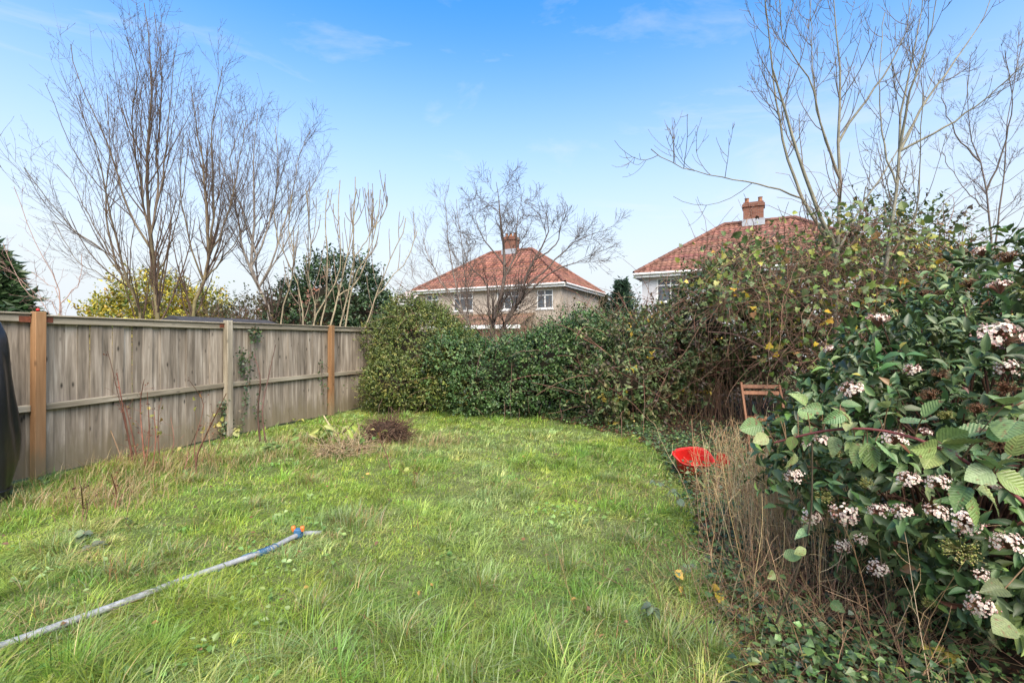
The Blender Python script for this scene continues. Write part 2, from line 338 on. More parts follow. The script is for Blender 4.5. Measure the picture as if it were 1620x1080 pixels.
tag(ob('ground', mesh('ground', V, F, M_SOIL, C, True)), 'rough earth under the lawn and shrubs', None, kind='structure')

# ------------------------------------------------------------------ fence
fence = thing('garden_fence', 'weathered grey closeboard fence with two newer tan posts left of the lawn', 'fence',
              (P1[0], P1[1], 0), math.atan2(FD[1], FD[0]))
# in the fence's own frame: x runs away along the fence, -y is towards the lawn
bm_var = []
for q in range(5):
    r = RNG(20 + q); b = MB(); n = 9; w_ = .1225
    zs = np.linspace(0, 1.74, n); V = []
    for z in zs:
        wv = r.normal() * .0012
        V += [(wv, .0, z), (w_ + wv, -.001, z), (w_ + wv, .013, z), (wv, .012, z)]
    F = [(0, 3, 2, 1), tuple(4 * (n - 1) + k for k in range(4))]
    for i in range(n - 1):
        for k in range(4): F.append((4*i+k, 4*i+(k+1) % 4, 4*i+4+(k+1) % 4, 4*i+4+k))
    b.add(V, F); bm_var.append(b.mesh('board', M_BOARD))
r = RNG(5); BAY = 2.394
x = -2.39
while x < 2 * BAY + 2.3:
    o = lob('board', bm_var[r.integers(5)], fence, (x, .03 + r.uniform(-.009, .009), .03 + r.normal() * .006 + float(ground_z(*(P1 + FD * x)))),
            (math.radians(r.normal() * .25), math.radians(r.normal() * .08), math.radians(-.3 + .5 * r.normal())))
    x += .1222
def bar(name, x0, x1, z0, z1, y0, y1, m, sag=0, seed=0):
    b = MB(); b.box((0, y0, z0), (x1 - x0, y1, z1), .006); me = b.mesh(name, m)
    return me
def rail_mat_variant():
    m = M_RAIL.copy(); m.name = 'weathered_rail_lengthwise'
    for n in m.node_tree.nodes:
        if n.type == 'MAPPING':
            s = n.inputs['Scale'].default_value; n.inputs['Scale'].default_value = (s[2], s[1], s[0])
    return m
M_RAILX = rail_mat_variant()
zr = {-1: (.80, .80), 0: (.80, .84), 1: (.84, .84), 2: (.83, .83)}
for k in (-1, 0, 1, 2):
    xa, xb = k * BAY + .05, (k + 1) * BAY - .05
    if k == 2: xb = 2 * BAY + 2.3
    top = MB(); top.box((0, -.022, -.04), (xb - xa, .028, .04), .006)
    lob('top_rail', top.mesh('top_rail', M_RAILX), fence, (xa, 0, 1.765 + [.018, .0, .004, -.002][k + 1]), (0, [0, .004, .002, 0][k + 1], 0))
    cap = MB(); cap.box((0, -.045, 0), (xb - xa, .05, .02), .004)
    lob('capping_strip', cap.mesh('capping_strip', M_RAILX), fence, (xa, 0, 1.806 + [.018, .0, .004, -.002][k + 1]), (0, [0, .004, .002, 0][k + 1], 0))
    mid = MB(); mid.box((0, -.03, -.037), (xb - xa, .028, .037), .006)
    za, zb = zr[k]
    lob('middle_rail', mid.mesh('middle_rail', M_RAILX), fence, (xa, 0, za), (0, -math.atan2(zb - za, xb - xa), 0))
for k, m, h in ((-1, M_RAIL, 1.83), (0, M_POST, 1.855), (1, M_RAIL, 1.85), (2, M_POST, 1.84)):
    p = MB(); p.box((-.05, -.095, -.2), (.05, .0, h), .005)
    lob('post', p.mesh('post', m), fence, (k * BAY, -.0, 0), (0, [.0, .003, -.002, .002][k + 1], 0))
M_RUST = plain('rusty_metal', (.16, .05, .025), .75, .4, 30, .5)
for x0 in (-.15, .05):
    b = MB(); b.box((x0, -.027, 1.735), (x0 + .1, -.0225, 1.80)); lob('bracket', b.mesh('bracket', M_RUST), fence, (0, 0, .004))
b = MB(); b.box((BAY - .13, -.027, 1.735), (BAY - .052, -.0225, 1.80)); lob('bracket', b.mesh('bracket', M_RUST), fence)

# ------------------------------------------------------------------ houses
M_TILE = attr_mat('clay_tiles', .75, .3, grain=3.0)
M_FASC = plain('white_fascia', (.72, .72, .70), .5, .4, 3, .12)
M_GLASS, t_, b_ = mat('window_glass', .06, .6); b_.inputs['Base Color'].default_value = (.07, .085, .10, 1)
M_NET = plain('net_curtain', (.42, .43, .45), .8, .2, 9, .25)
def brick_mat(name, c1, c2, mo, sc=9.0):
    m, t, b = mat(name, .85, .2); k = t.links.new
    tcn = nd(t, 'ShaderNodeTexCoord'); mpn = nd(t, 'ShaderNodeMapping'); mpn.inputs['Rotation'].default_value = (math.radians(90), 0, 0)
    br = nd(t, 'ShaderNodeTexBrick', Color1=(*c1, 1), Color2=(*c2, 1), Mortar=(*mo, 1), Scale=1.0)
    br.inputs['Brick Width'].default_value = .225; br.inputs['Row Height'].default_value = .075; br.inputs['Mortar Size'].default_value = .008
    k(tcn.outputs['Object'], mpn.inputs[0]); k(mpn.outputs[0], br.inputs['Vector']); k(br.outputs[0], b.inputs['Base Color'])
    return m
M_BRICK = brick_mat('chimney_brick', (.15, .05, .032), (.21, .08, .048), (.2, .16, .13))
M_POT = plain('clay_pot', (.27, .12, .065), .7, .3)
M_WALLB = plain('pebbledash_beige', (.40, .345, .285), .95, .2, 2.5, .16, .5, 70)
M_WALLG = plain('pale_render', (.50, .50, .515), .95, .2, 1.5, .07, .3, 60)
M_LEAD = plain('lead_flashing', (.32, .34, .37), .5, .4)

def tiles(a, b_, c, d, r, base, pitch=.26, gauge=.3):
    """roof slope: eave a->b, top d->c; pantile courses as stepped corrugated strips"""
    a, b_, c, d = (np.asarray(q, float) for q in (a, b_, c, d))
    n = max(1, int(round(np.linalg.norm((d + c) / 2 - (a + b_) / 2) / gauge)))
    e = b_ - a; ln = np.linalg.norm(e); e = e / ln
    up = (c + d) / 2 - (a + b_) / 2; up = norm(up - e * (up @ e)); nrm = np.cross(e, up)
    if nrm[2] < 0: nrm = -nrm
    parts = []
    for i in range(n):
        f0, f1 = i / n, (i + 1) / n + .01
        l0, r0 = a + (d - a) * f0, b_ + (c - b_) * f0; l1, r1 = a + (d - a) * min(f1, 1), b_ + (c - b_) * min(f1, 1)
        u0, v0 = (l0 - a) @ e, (r0 - a) @ e; u1, v1 = (l1 - a) @ e, (r1 - a) @ e
        m = max(3, int((v0 - u0) / (pitch / 4)))
        ub = np.linspace(u0, v0, m + 1); ut = np.clip(ub, u1, v1)
        h = .028 * np.sin(2 * np.pi * ub / pitch)
        Lb = l0 + (ub - u0)[:, None] * e + (h + .05)[:, None] * nrm
        Lt = l1 + (ut - u1)[:, None] * e + (h + .012)[:, None] * nrm
        Lk = Lb - .04 * nrm
        V = np.concatenate([Lk, Lb, Lt]); q = np.arange(m); s = m + 1
        F = np.concatenate([np.stack([q, q + 1, s + q + 1, s + q], 1), np.stack([s + q, s + q + 1, 2 * s + q + 1, 2 * s + q], 1)])
        tone = base * (1 + .19 * r.normal(size=int(v0 / pitch + abs(u0) / pitch) + 3)[:, None] + .05 * r.normal(size=3))
        ci = np.clip(((ub - ub[0]) / pitch).astype(int), 0, len(tone) - 1); cc = np.clip(tone[ci], .02, .7)
        parts.append((V, F, np.concatenate([cc, cc, cc])))
    return parts
def window(parent, x0, x1, z0, z1, y, lights, transom=True):
    f = MB(); t = .07
    f.box((x0, y - .03, z0), (x1, y + .05, z0 + t)); f.box((x0, y - .03, z1 - t), (x1, y + .05, z1))
    for q in range(lights + 1):
        xm = x0 + (x1 - x0 - t) * q / lights; f.box((xm, y - .027, z0 + t), (xm + t, y + .05, z1 - t))
    o = lob('window', f.mesh('window', M_FASC), parent)
    for q in range(lights):
        xa = x0 + t + (x1 - x0 - t) * q / lights; xb = x0 + (x1 - x0 - t) * (q + 1) / lights
        if transom:
            zt = z1 - (z1 - z0) * .3
            b = MB(); b.box((xa, y - .024, zt - .03), (xb, y + .045, zt + .03)); lob('transom', b.mesh('transom', M_FASC), o)
        b = MB(); b.quad((xa, y + .02, z0 + t), (xb, y + .02, z0 + t), (xb, y + .02, z1 - t), (xa, y + .02, z1 - t)); lob('pane', b.mesh('pane', M_GLASS), o)
    s = MB(); s.box((x0 - .06, y - .12, z0 - .08), (x1 + .06, y + .02, z0 - .003)); lob('sill', s.mesh('sill', M_FASC), o)
    c = MB(); n = 16
    for sx, ex in ((x0 + t, x0 + (x1 - x0) * .28), (x1 - (x1 - x0) * .28, x1 - t)):
        xs = np.linspace(sx, ex, n)
        for i in range(n - 1):
            ya, yb = y + .12 + .03 * (i % 2), y + .12 + .03 * ((i + 1) % 2)
            c.quad((xs[i], ya, z0 + t), (xs[i + 1], yb, z0 + t), (xs[i + 1], yb, z1 - t), (xs[i], ya, z1 - t))
    lob('curtain', c.mesh('curtain', M_NET), o)
def wall_face(b, x0, x1, z0, z1, y, holes, dep=.12):
    xs = sorted({x0, x1, *[h[0] for h in holes], *[h[1] for h in holes]}); zs = sorted({z0, z1, *[h[2] for h in holes], *[h[3] for h in holes]})
    for i in range(len(xs) - 1):
        for j in range(len(zs) - 1):
            mx_, mz_ = (xs[i] + xs[i+1]) / 2, (zs[j] + zs[j+1]) / 2
            if any(h[0] < mx_ < h[1] and h[2] < mz_ < h[3] for h in holes): continue
            b.quad((xs[i], y, zs[j]), (xs[i+1], y, zs[j]), (xs[i+1], y, zs[j+1]), (xs[i], y, zs[j+1]))
    for h in holes:
        a, c, e, g = h
        b.quad((a, y, e), (a, y, g), (a, y + dep, g), (a, y + dep, e)); b.quad((c, y, e), (c, y + dep, e), (c, y + dep, g), (c, y, g))
        b.quad((a, y, g), (c, y, g), (c, y + dep, g), (a, y + dep, g)); b.quad((a, y, e), (a, y + dep, e), (c, y + dep, e), (c, y, e))
        b.quad((a, y + .5, e), (c, y + .5, e), (c, y + .5, g), (a, y + .5, g))
def house(name, label, loc, rz, LX, LY, ez, rise, wallm, base, wins, chx, seed, pots=3, stack=1.05):
    r = RNG(seed); h = thing(name, label, 'house', loc, rz)
    o = .35; b = MB()
    wall_face(b, o, LX - o, -.3, ez - .02, o, [(w_[0], w_[1], w_[2], w_[3]) for w_ in wins])
    b.quad((LX - o, o, -.3), (LX - o, LY - o, -.3), (LX - o, LY - o, ez - .02), (LX - o, o, ez - .02))
    b.quad((LX - o, LY - o, -.3), (o, LY - o, -.3), (o, LY - o, ez - .02), (LX - o, LY - o, ez - .02))
    b.quad((o, LY - o, -.3), (o, o, -.3), (o, o, ez - .02), (o, LY - o, ez - .02))
    lob('wall', b.mesh('wall', wallm), h)
    A, B_, C_, D_ = (0, 0, ez), (LX, 0, ez), (LX, LY, ez), (0, LY, ez); hy = LY / 2
    R0, R1 = (hy, hy, ez + rise), (LX - hy, hy, ez + rise)
    for q in ((A, B_, R1, R0), (B_, C_, R1, R1), (C_, D_, R0, R1), (D_, A, R0, R0)):
        v, f, c = cat(tiles(*q, r, np.array(base)))
        ob_ = lob('roof_tiles', mesh('roof_tiles', v, f, M_TILE, c, True), h); ob_['kind'] = 'stuff'
    u = MB()
    for q in ((A, B_, R1, R0), (B_, C_, R1, R1), (C_, D_, R0, R1), (D_, A, R0, R0)): u.quad(*[(p[0], p[1], p[2] - .06) for p in q])
    lob('roof_deck', u.mesh('roof_deck', M_LEAD), h)
    s = MB(); s.quad((0, 0, ez - .06), (LX, 0, ez - .06), (LX, LY, ez - .06), (0, LY, ez - .06)); lob('soffit', s.mesh('soffit', M_FASC), h)
    for (x0, y0), (x1, y1) in (((0, -.025), (LX, 0)), ((LX, 0), (LX + .025, LY)), ((0, LY), (LX, LY + .025)), ((-.025, 0), (0, LY))):
        f = MB(); f.box((x0, y0, ez - .2), (x1, y1, ez + .02)); lob('fascia', f.mesh('fascia', M_FASC), h)
    PLs = np.array([[(0 - .03, -.09, ez - .02), (LX + .03, -.09, ez - .02)], [(LX + .09, -.03, ez - .02), (LX + .09, LY, ez - .02)]])
    for q in range(2):
        v, f = tubes(PLs[q:q + 1], np.full((1, 2), .06), 8); lob('gutter', mesh('gutter', v, f, M_FASC, None, True), h)
    for a, c in ((A, R0), (B_, R1), (R0, R1), (C_, R1), (D_, R0)):
        pts = resample([a, c], max(3, int(np.linalg.norm(np.subtract(c, a)) / .32))) + np.array([0, 0, .05]); n = len(pts)
        seg = np.stack([pts[:-1], pts[1:] + (pts[1:] - pts[:-1]) * .08], 1)
        v, f = tubes(seg, np.tile([[.12, .105]], (n - 1, 1)), 8); c_ = np.repeat(np.clip(np.array(base) * .8 * (1 + .15 * r.normal(size=(n - 1, 1))), .02, .6), 16, 0)
        q = lob('ridge_tiles', mesh('ridge_tiles', v, f, M_TILE, c_, True), h)
    ch = MB(); zt = ez + rise + stack
    ch.box((chx - .5, hy - .38, ez + rise - 1.0), (chx + .5, hy + .38, zt - .25)); ch.box((chx - .56, hy - .44, zt - .248), (chx + .56, hy + .44, zt - .1)); ch.box((chx - .5, hy - .38, zt - .098), (chx + .5, hy + .38, zt))
    co = lob('chimney', ch.mesh('chimney', M_BRICK), h)
    fl = MB(); fl.box((chx - .56, hy - .44, ez + rise - .25), (chx + .56, hy + .44, ez + rise + .12)); lob('flashing', fl.mesh('flashing', M_LEAD), co)
    for q in range(pots):
        xx = chx - .33 + .66 * q / max(1, pots - 1)
        v, f = tubes(np.array([[(xx, hy, zt), (xx, hy, zt + .15), (xx, hy, zt + .27), (xx, hy, zt + .3)]]), np.array([[.13, .11, .105, .13]]), 10)
        lob('chimney_pot', mesh('chimney_pot', v, f, M_POT, None, True), co)
    for w_ in wins: window(h, w_[0], w_[1], w_[2], w_[3], o + .06, w_[4])
    return h
TILE_A = (.215, .095, .066); TILE_B = (.185, .088, .065)
RZ = math.atan2(-.462, .887)
hc = house('semi_detached_house', 'beige pebbledash house with orange hipped tile roof behind the middle bare trees', (-7.18, 34.8, 0), RZ, 11.7, 8.25, 5.0, 3.04,
           M_WALLB, TILE_A, [(.92, 2.03, 3.5, 4.7, 2), (3.32, 4.92, 3.5, 4.75, 3), (6.78, 8.38, 3.5, 4.75, 3), (9.67, 10.78, 3.5, 4.7, 2)], 5.85, 41)
# lean-to along the facade of that house
r = RNG(44); v, f, c = cat(tiles((2.9, -1.9, 2.45), (9.6, -1.9, 2.45), (9.6, .34, 3.25), (2.9, .34, 3.25), r, np.array((.15, .085, .06))))
lt = lob('lean_to_roof', mesh('lean_to_roof', v, f, M_TILE, c, True), hc)
b = MB(); b.box((2.85, -1.96, 2.22), (9.65, -1.92, 2.44)); lob('fascia', b.mesh('fascia', M_FASC), hc)
b = MB(); b.box((3.1, -1.7, -.2), (9.4, .34, 2.4)); lob('lean_to_wall', b.mesh('lean_to_wall', M_BRICK), hc)
b = MB(); b.box((5.5, 2.2, 6.0), (6.0, 2.7, 6.75)); 
hr = house('rendered_house', 'pale rendered house with red pantile hipped roof above the bramble thicket', (6.45, 25.6, 0), math.atan2(-.458, .889), 11.7, 8.25, 5.0, 3.0,
           M_WALLG, TILE_B, [(1.1, 2.5, 3.5, 4.75, 2), (5.0, 6.4, 3.5, 4.75, 2)], 5.6, 42, 2)
hf = house('distant_house', 'distant orange brick house glimpsed between the stems behind the fence', (-27.5, 52, 0), math.radians(-20), 11, 7.5, 4.6, 2.9,
           M_BRICK, TILE_A, [(2, 3.4, 3, 4.2, 2), (6, 7.4, 3, 4.2, 2)], 5.5, 43, 2)
hg = house('distant_bungalow', 'small far roof left of the beige house, pale in the gap beside the evergreen', (-15.2, 55, 0), math.radians(-35), 8, 6.5, 5.4, 2.2,
           M_BRICK, (.42, .38, .36), [(2, 3.4, 3, 4.2, 2)], 4, 45, 0, .2)
# shed roof just over the fence
sh = thing('garden_shed', 'low shed with dark felt roof just showing over the fence', 'shed', (-6.3, 10.6, 0), math.atan2(FD[1], FD[0]) - math.pi / 2)
M_FELT = plain('roof_felt', (.045, .045, .05), .95, .2, 8, .3, .4, 120)
b = MB(); b.box((-.8, -1.1, -.1), (.8, 1.1, 1.75)); lob('wall', b.mesh('wall', M_RAIL), sh)
b = MB(); b.add([(-.9, -1.2, 1.76), (0, -1.2, 2.02), (.9, -1.2, 1.76), (-.9, 1.2, 1.76), (0, 1.2, 2.02), (.9, 1.2, 1.76), (-.9, -1.2, 1.72), (.9, -1.2, 1.72), (-.9, 1.2, 1.72), (.9, 1.2, 1.72)],
                [(0, 1, 4, 3), (1, 2, 5, 4), (0, 6, 7, 2, 1), (3, 4, 5, 9, 8), (0, 3, 8, 6), (2, 7, 9, 5), (6, 8, 9, 7)])
lob('roof', b.mesh('roof', M_FELT), sh)

# ------------------------------------------------------------------ bare trees
def tree(name, label, stems, levels, cols, seed, Y, group=None, twig_col=(.10, .07, .055), category='tree', base_r=.07, tipr=.008, jit=.35, K=14, green=0, sides=7, thin=.72):
    """stems: list of (pixel polyline, start radius, depth offset at tip)"""
    r = RNG(seed); b0 = at(*stems[0][0][0], Y)
    t = thing(name, label, category, (b0[0], Y, 0), 0, group)
    PL, R = [], []
    for i, (pl, r0, dy) in enumerate(stems):
        pts = np.array([at(x, y, Y + dy * (k / max(1, len(pl) - 1))) for k, (x, y) in enumerate(pl)])
        if i == 0 or pts[0][2] < 2.2:
            g = pts[0].copy(); g[2] = -.05; g[0] = .7 * g[0] + .3 * b0[0]; pts = np.vstack([g, pts])
        if i > 0 and pts[0][2] > 1.9:
            A_ = np.concatenate(PL); dd_ = np.hypot(A_[:, 0] / A_[:, 1] - pts[0][0] / pts[0][1], (A_[:, 2] - EYE) / A_[:, 1] - (pts[0][2] - EYE) / pts[0][1])
            pts = pts + (A_[np.argmin(dd_)] - pts[0]) * np.linspace(1, 0, len(pts))[:, None] ** 1.5
        p = resample(pts, K); p[1:-1] += r.normal(size=(K - 2, 3)) * .012 * Y / 11
        PL.append(p); R.append(np.maximum(r0 * thin * np.linspace(1, 0.0, K) ** .8, tipr))
        v, f = tubes(p[None], R[-1][None], sides)
        c = np.array(cols[0]) * (1 + .12 * r.normal(size=(len(v), 1)))
        if green:
            k_ = np.clip(1 - (v[:, 2:] - 1.2) / green, 0, 1) * np.clip(.55 + .6 * lump(v, .8, seed)[:, None], 0, 1)
            c = c * (1 - k_) + np.array([.20, .19, .045]) * k_
        k_ = np.clip((v[:, 2:] - 2) / 6, 0, 1); c = c * (1 - .3 * k_)
        ob('trunk' if i == 0 else 'limb', mesh('stem', v, f, M_BARK, np.clip(c, .02, .6), True), t)
    PL, R = np.array(PL), np.array(R); parts = []
    for n, ln, ang, trop, kw in levels:
        PL, R = grow(r, PL, R, n, ln, ang, trop, **kw)
        v, f = tubes(PL, R, 4 if R[:, 0].mean() > .006 else 3)
        parts.append((v, f, np.clip(np.array(twig_col) * (1 + .15 * r.normal(size=(len(v), 1))), .01, .5)))
    v, f, c = cat(parts); o = ob('twigs', mesh('twigs', v, f, M_BARK, c, True), t, 'stuff')
    return t
TW = (.095, .064, .046)
tree('bare_tree', 'tallest bare tree behind the fence with green algae on its trunk', [
    ([(249, 505), (243, 430), (236, 350), (232, 250), (240, 150), (236, 60), (228, 5)], .095, .3),
    ([(238, 400), (222, 300), (208, 200), (216, 110), (200, 60)], .045, -.8),
    ([(246, 360), (262, 270), (270, 170), (276, 80)], .042, .6),
    ([(236, 420), (205, 360), (178, 270), (150, 190), (125, 130), (112, 70)], .045, -.4),
    ([(244, 330), (247, 220), (256, 120), (244, 20)], .04, 1.0),
    ([(243, 440), (270, 380), (290, 300), (300, 220)], .03, 1.2)],
    [(130, (1.3, 3.4), (10, 32), .13, dict(K=8, rf=.5, wig=.05, tr=(.15, .85))),
     (520, (.4, 1.1), (25, 55), .07, dict(K=5, rf=.6, wig=.1, tr=(.2, .98), rmin=.0035)),
     (1500, (.05, .2), (30, 65), .04, dict(K=4, rf=.7, wig=.12, rmin=.003))],
    [(.15, .115, .085)], 51, 11.0, twig_col=TW, green=3.0, thin=.6)
tree('bare_tree', 'bare tree leaning left with long low side branches, left of the tallest one', [
    ([(222, 500), (206, 455), (185, 385), (168, 300), (150, 230), (120, 150)], .06, -.6),
    ([(205, 455), (165, 400), (120, 365), (75, 315), (38, 265)], .028, -.8),
    ([(190, 430), (170, 340), (175, 250), (170, 150)], .035, .5),
    ([(212, 475), (160, 430), (120, 410), (85, 350)], .022, .4),
    ([(195, 440), (150, 360), (115, 290), (90, 260)], .026, 0)],
    [(90, (1.0, 2.8), (12, 38), .14, dict(K=8, rf=.55, wig=.05)),
     (380, (.4, 1.0), (25, 55), .08, dict(K=5, rf=.6, wig=.1, rmin=.0035)),
     (900, (.05, .2), (30, 65), .04, dict(K=4, rf=.7, wig=.12, rmin=.003))],
    [(.14, .11, .08)], 52, 11.6, twig_col=TW, green=2.2)
tree('bare_tree', 'bare tree with forked mossy green trunk beside the grey fence post', [
    ([(303, 503), (316, 460), (330, 415), (326, 330), (318, 240), (302, 135)], .08, .4),
    ([(330, 415), (338, 320), (335, 220), (352, 105)], .04, -.5),
    ([(326, 425), (350, 370), (372, 290), (390, 190)], .035, .7),
    ([(316, 455), (298, 390), (285, 300), (290, 210)], .03, -.6),
    ([(320, 450), (345, 420), (375, 380), (400, 330)], .03, -.3)],
    [(120, (1.0, 2.6), (10, 32), .13, dict(K=8, rf=.55, wig=.05)),
     (520, (.4, 1.0), (25, 55), .07, dict(K=5, rf=.6, wig=.1, rmin=.0035)),
     (1300, (.05, .2), (30, 65), .04, dict(K=4, rf=.7, wig=.12, rmin=.003))],
    [(.16, .125, .085)], 53, 11.4, twig_col=TW, green=2.6)
tree('birch_tree', 'pale barked tree with dense fine twigs bending right, behind the fence', [
    ([(428, 505), (415, 465), (398, 425), (403, 350), (400, 270), (408, 180)], .085, .5),
    ([(404, 440), (385, 400), (372, 330), (365, 250), (385, 190)], .045, -.5),
    ([(398, 420), (425, 360), (440, 280), (436, 200)], .04, .6),
    ([(410, 455), (435, 400), (462, 310), (475, 240), (492, 205)], .04, -.2),
    ([(415, 470), (450, 400), (485, 320), (510, 260)], .03, .9),
    ([(400, 400), (380, 330), (350, 260), (350, 190)], .03, .4)],
    [(140, (.9, 2.3), (12, 36), .09, dict(K=7, rf=.5, wig=.08)),
     (800, (.4, 1.0), (20, 50), .05, dict(K=5, rf=.6, wig=.12, rmin=.0035)),
     (2200, (.15, .45), (20, 55), .03, dict(K=4, rf=.7, wig=.14, rmin=.003))],
    [(.30, .26, .22)], 54, 13.0, twig_col=(.10, .072, .058))
FIG = [([(445, 508), (460, 450), (467, 410), (455, 360), (462, 310)], .04), ([(480, 508), (470, 450), (455, 415), (440, 380), (432, 330)], .036),
       ([(510, 508), (515, 470), (518, 400), (514, 330), (520, 300)], .04), ([(497, 508), (530, 450), (540, 400), (535, 340), (538, 285)], .036),
       ([(525, 508), (535, 470), (548, 410), (560, 350), (562, 280)], .045), ([(540, 508), (552, 460), (560, 400), (558, 330), (565, 300)], .042),
       ([(548, 508), (560, 440), (580, 410), (595, 360), (602, 300)], .042), ([(582, 508), (600, 450), (618, 410), (635, 375), (642, 345)], .04),
       ([(600, 470), (620, 440), (645, 410), (660, 365)], .022), ([(535, 460), (565, 440), (582, 400), (590, 330)], .026), ([(498, 500), (490, 440), (492, 370), (484, 300)], .028),
       ([(560, 400), (576, 380), (610, 330), (612, 310)], .02)]
tree('fig_tree', 'multi-stemmed pale tree with blunt upturned shoots above the far end of the fence', [(p, q, (k % 5 - 2) * .25) for k, (p, q) in enumerate(FIG)],
    [(76, (.7, 1.6), (22, 48), .30, dict(K=8, rf=.6, wig=.05, tr=(.35, .9), taper=.7, rmin=.010, shorten=.3)),
     (60, (.15, .5), (25, 55), .30, dict(K=6, rf=.75, wig=.05, tr=(.2, .9), taper=.8, rmin=.009))],
    [(.30, .25, .165)], 55, 11.9, twig_col=(.20, .155, .11), tipr=.011)
tree('thorny_shrub', 'sparse pinkish bare shrub with a red hip by the left tan post', [
    ([(95, 500), (97, 470), (86, 440), (65, 405), (45, 360), (22, 295)], .022, .2), ([(97, 475), (112, 460), (125, 445), (130, 400)], .012, .3),
    ([(92, 500), (60, 470), (30, 440), (0, 420)], .014, -.3), ([(80, 498), (40, 460), (5, 385)], .014, .3), ([(97, 480), (75, 450), (50, 430)], .01, .2)],
    [(40, (.3, .9), (25, 60), .05, dict(K=6, rf=.6, wig=.14, rmin=.0035)), (160, (.1, .35), (30, 70), .03, dict(K=4, rf=.7, wig=.15, rmin=.003))],
    [(.27, .18, .145)], 56, 8.4, twig_col=(.22, .13, .11), category='shrub', tipr=.005)
sh_ = bpy.data.objects['thorny_shrub']
v, f = tubes(np.array([[at(60, 495, 6.0), at(60, 489, 6.0)]]), np.array([[.016, .014]]), 8)
hip = MB(); hp = at(60, 490, 6.1)
th = np.linspace(0, np.pi, 7); ph = np.linspace(0, 2 * np.pi, 10)[:-1]
V = np.array([hp + .02 * np.array([math.sin(a) * math.cos(p), math.sin(a) * math.sin(p), math.cos(a)]) for a in th for p in ph])
F = [(i * 9 + k, i * 9 + (k + 1) % 9, (i + 1) * 9 + (k + 1) % 9, (i + 1) * 9 + k) for i in range(6) for k in range(9)]
ob('rose_hip', mesh('rose_hip', V, np.array(F), plain('red_hip', (.5, .02, .02), .3), None, True), sh_)

TF = (.115, .09, .075)
tree('bare_tree', 'spreading bare tree in front of the beige house, limbs reaching right', [
    ([(780, 530), (778, 515), (795, 455), (798, 403), (790, 338), (785, 288)], .15, .4),
    ([(795, 520), (807, 500), (828, 455), (847, 406), (869, 363), (856, 320)], .11, -.6),
    ([(797, 518), (816, 483), (856, 443), (893, 421), (930, 409), (950, 390)], .085, -1.0),
    ([(835, 450), (870, 420), (900, 390), (930, 372), (968, 362)], .05, .6),
    ([(778, 520), (773, 498), (770, 449), (745, 424), (733, 395), (728, 370)], .075, -.5),
    ([(797, 440), (815, 400), (818, 350), (826, 305)], .05, .9),
    ([(800, 430), (770, 390), (752, 350), (755, 320)], .045, 1.0),
    ([(848, 406), (880, 385), (890, 350), (905, 325)], .04, -.9)],
    [(110, (.8, 2.1), (22, 55), .06, dict(K=7, rf=.5, wig=.12)), (700, (.4, 1.1), (25, 60), .05, dict(K=5, rf=.6, wig=.14, rmin=.006)),
     (2400, (.15, .5), (25, 65), .04, dict(K=4, rf=.7, wig=.15, rmin=.005))], [TF], 57, 16.0, twig_col=(.095, .072, .06))
tree('bare_tree', 'slender pale twiggy tree left of the spreading one, before the beige house', [
    ([(745, 525), (728, 480), (712, 400), (703, 310)], .06, .3), ([(742, 515), (735, 440), (728, 360), (722, 315)], .045, -.5),
    ([(735, 500), (700, 450), (675, 400), (668, 360)], .04, .5), ([(733, 490), (690, 460), (660, 450), (650, 420)], .03, -.5)],
    [(90, (.8, 1.9), (15, 45), .1, dict(K=7, rf=.5, wig=.1)), (520, (.4, .9), (20, 50), .07, dict(K=5, rf=.6, wig=.12, rmin=.005)),
     (700, (.15, .45), (25, 60), .04, dict(K=4, rf=.7, wig=.14, rmin=.0045))], [(.26, .215, .18)], 58, 17.5, twig_col=(.16, .125, .105))
ASH = (.24, .225, .17)
tree('ash_tree', 'tall bare tree with smooth olive grey stems rising from the climber on the right', [
    ([(1322, 520), (1324, 380), (1328, 300), (1325, 220), (1330, 120), (1318, 0), (1310, -60)], .062, .3),
    ([(1310, 400), (1282, 330), (1250, 230), (1225, 130), (1214, 50), (1205, -40)], .045, -.5),
    ([(1280, 420), (1262, 370), (1248, 320), (1228, 230), (1218, 120), (1210, 0)], .04, .4),
    ([(1330, 215), (1345, 190), (1390, 130), (1430, 60), (1445, -10)], .03, .6),
    ([(1325, 260), (1300, 190), (1280, 120), (1240, 60), (1230, -20)], .026, -.4),
    ([(1255, 337), (1200, 310), (1145, 293), (1090, 275), (1050, 255), (1030, 236)], .02, -.6),
    ([(1345, 400), (1375, 330), (1412, 260), (1450, 190), (1480, 110)], .024, .9),
    ([(1328, 300), (1315, 260), (1292, 180), (1285, 90), (1283, 0)], .026, .9)],
    [(90, (.6, 1.6), (28, 60), .20, dict(K=8, rf=.5, wig=.05, tr=(.25, .95), taper=.5, rmin=.005)),
     (330, (.2, .7), (35, 65), .22, dict(K=6, rf=.65, wig=.06, taper=.6, rmin=.004)), (320, (.05, .18), (35, 70), .15, dict(K=4, rf=.8, wig=.08, rmin=.0035, taper=.8))],
    [ASH], 59, 7.3, twig_col=(.14, .115, .09), tipr=.006)
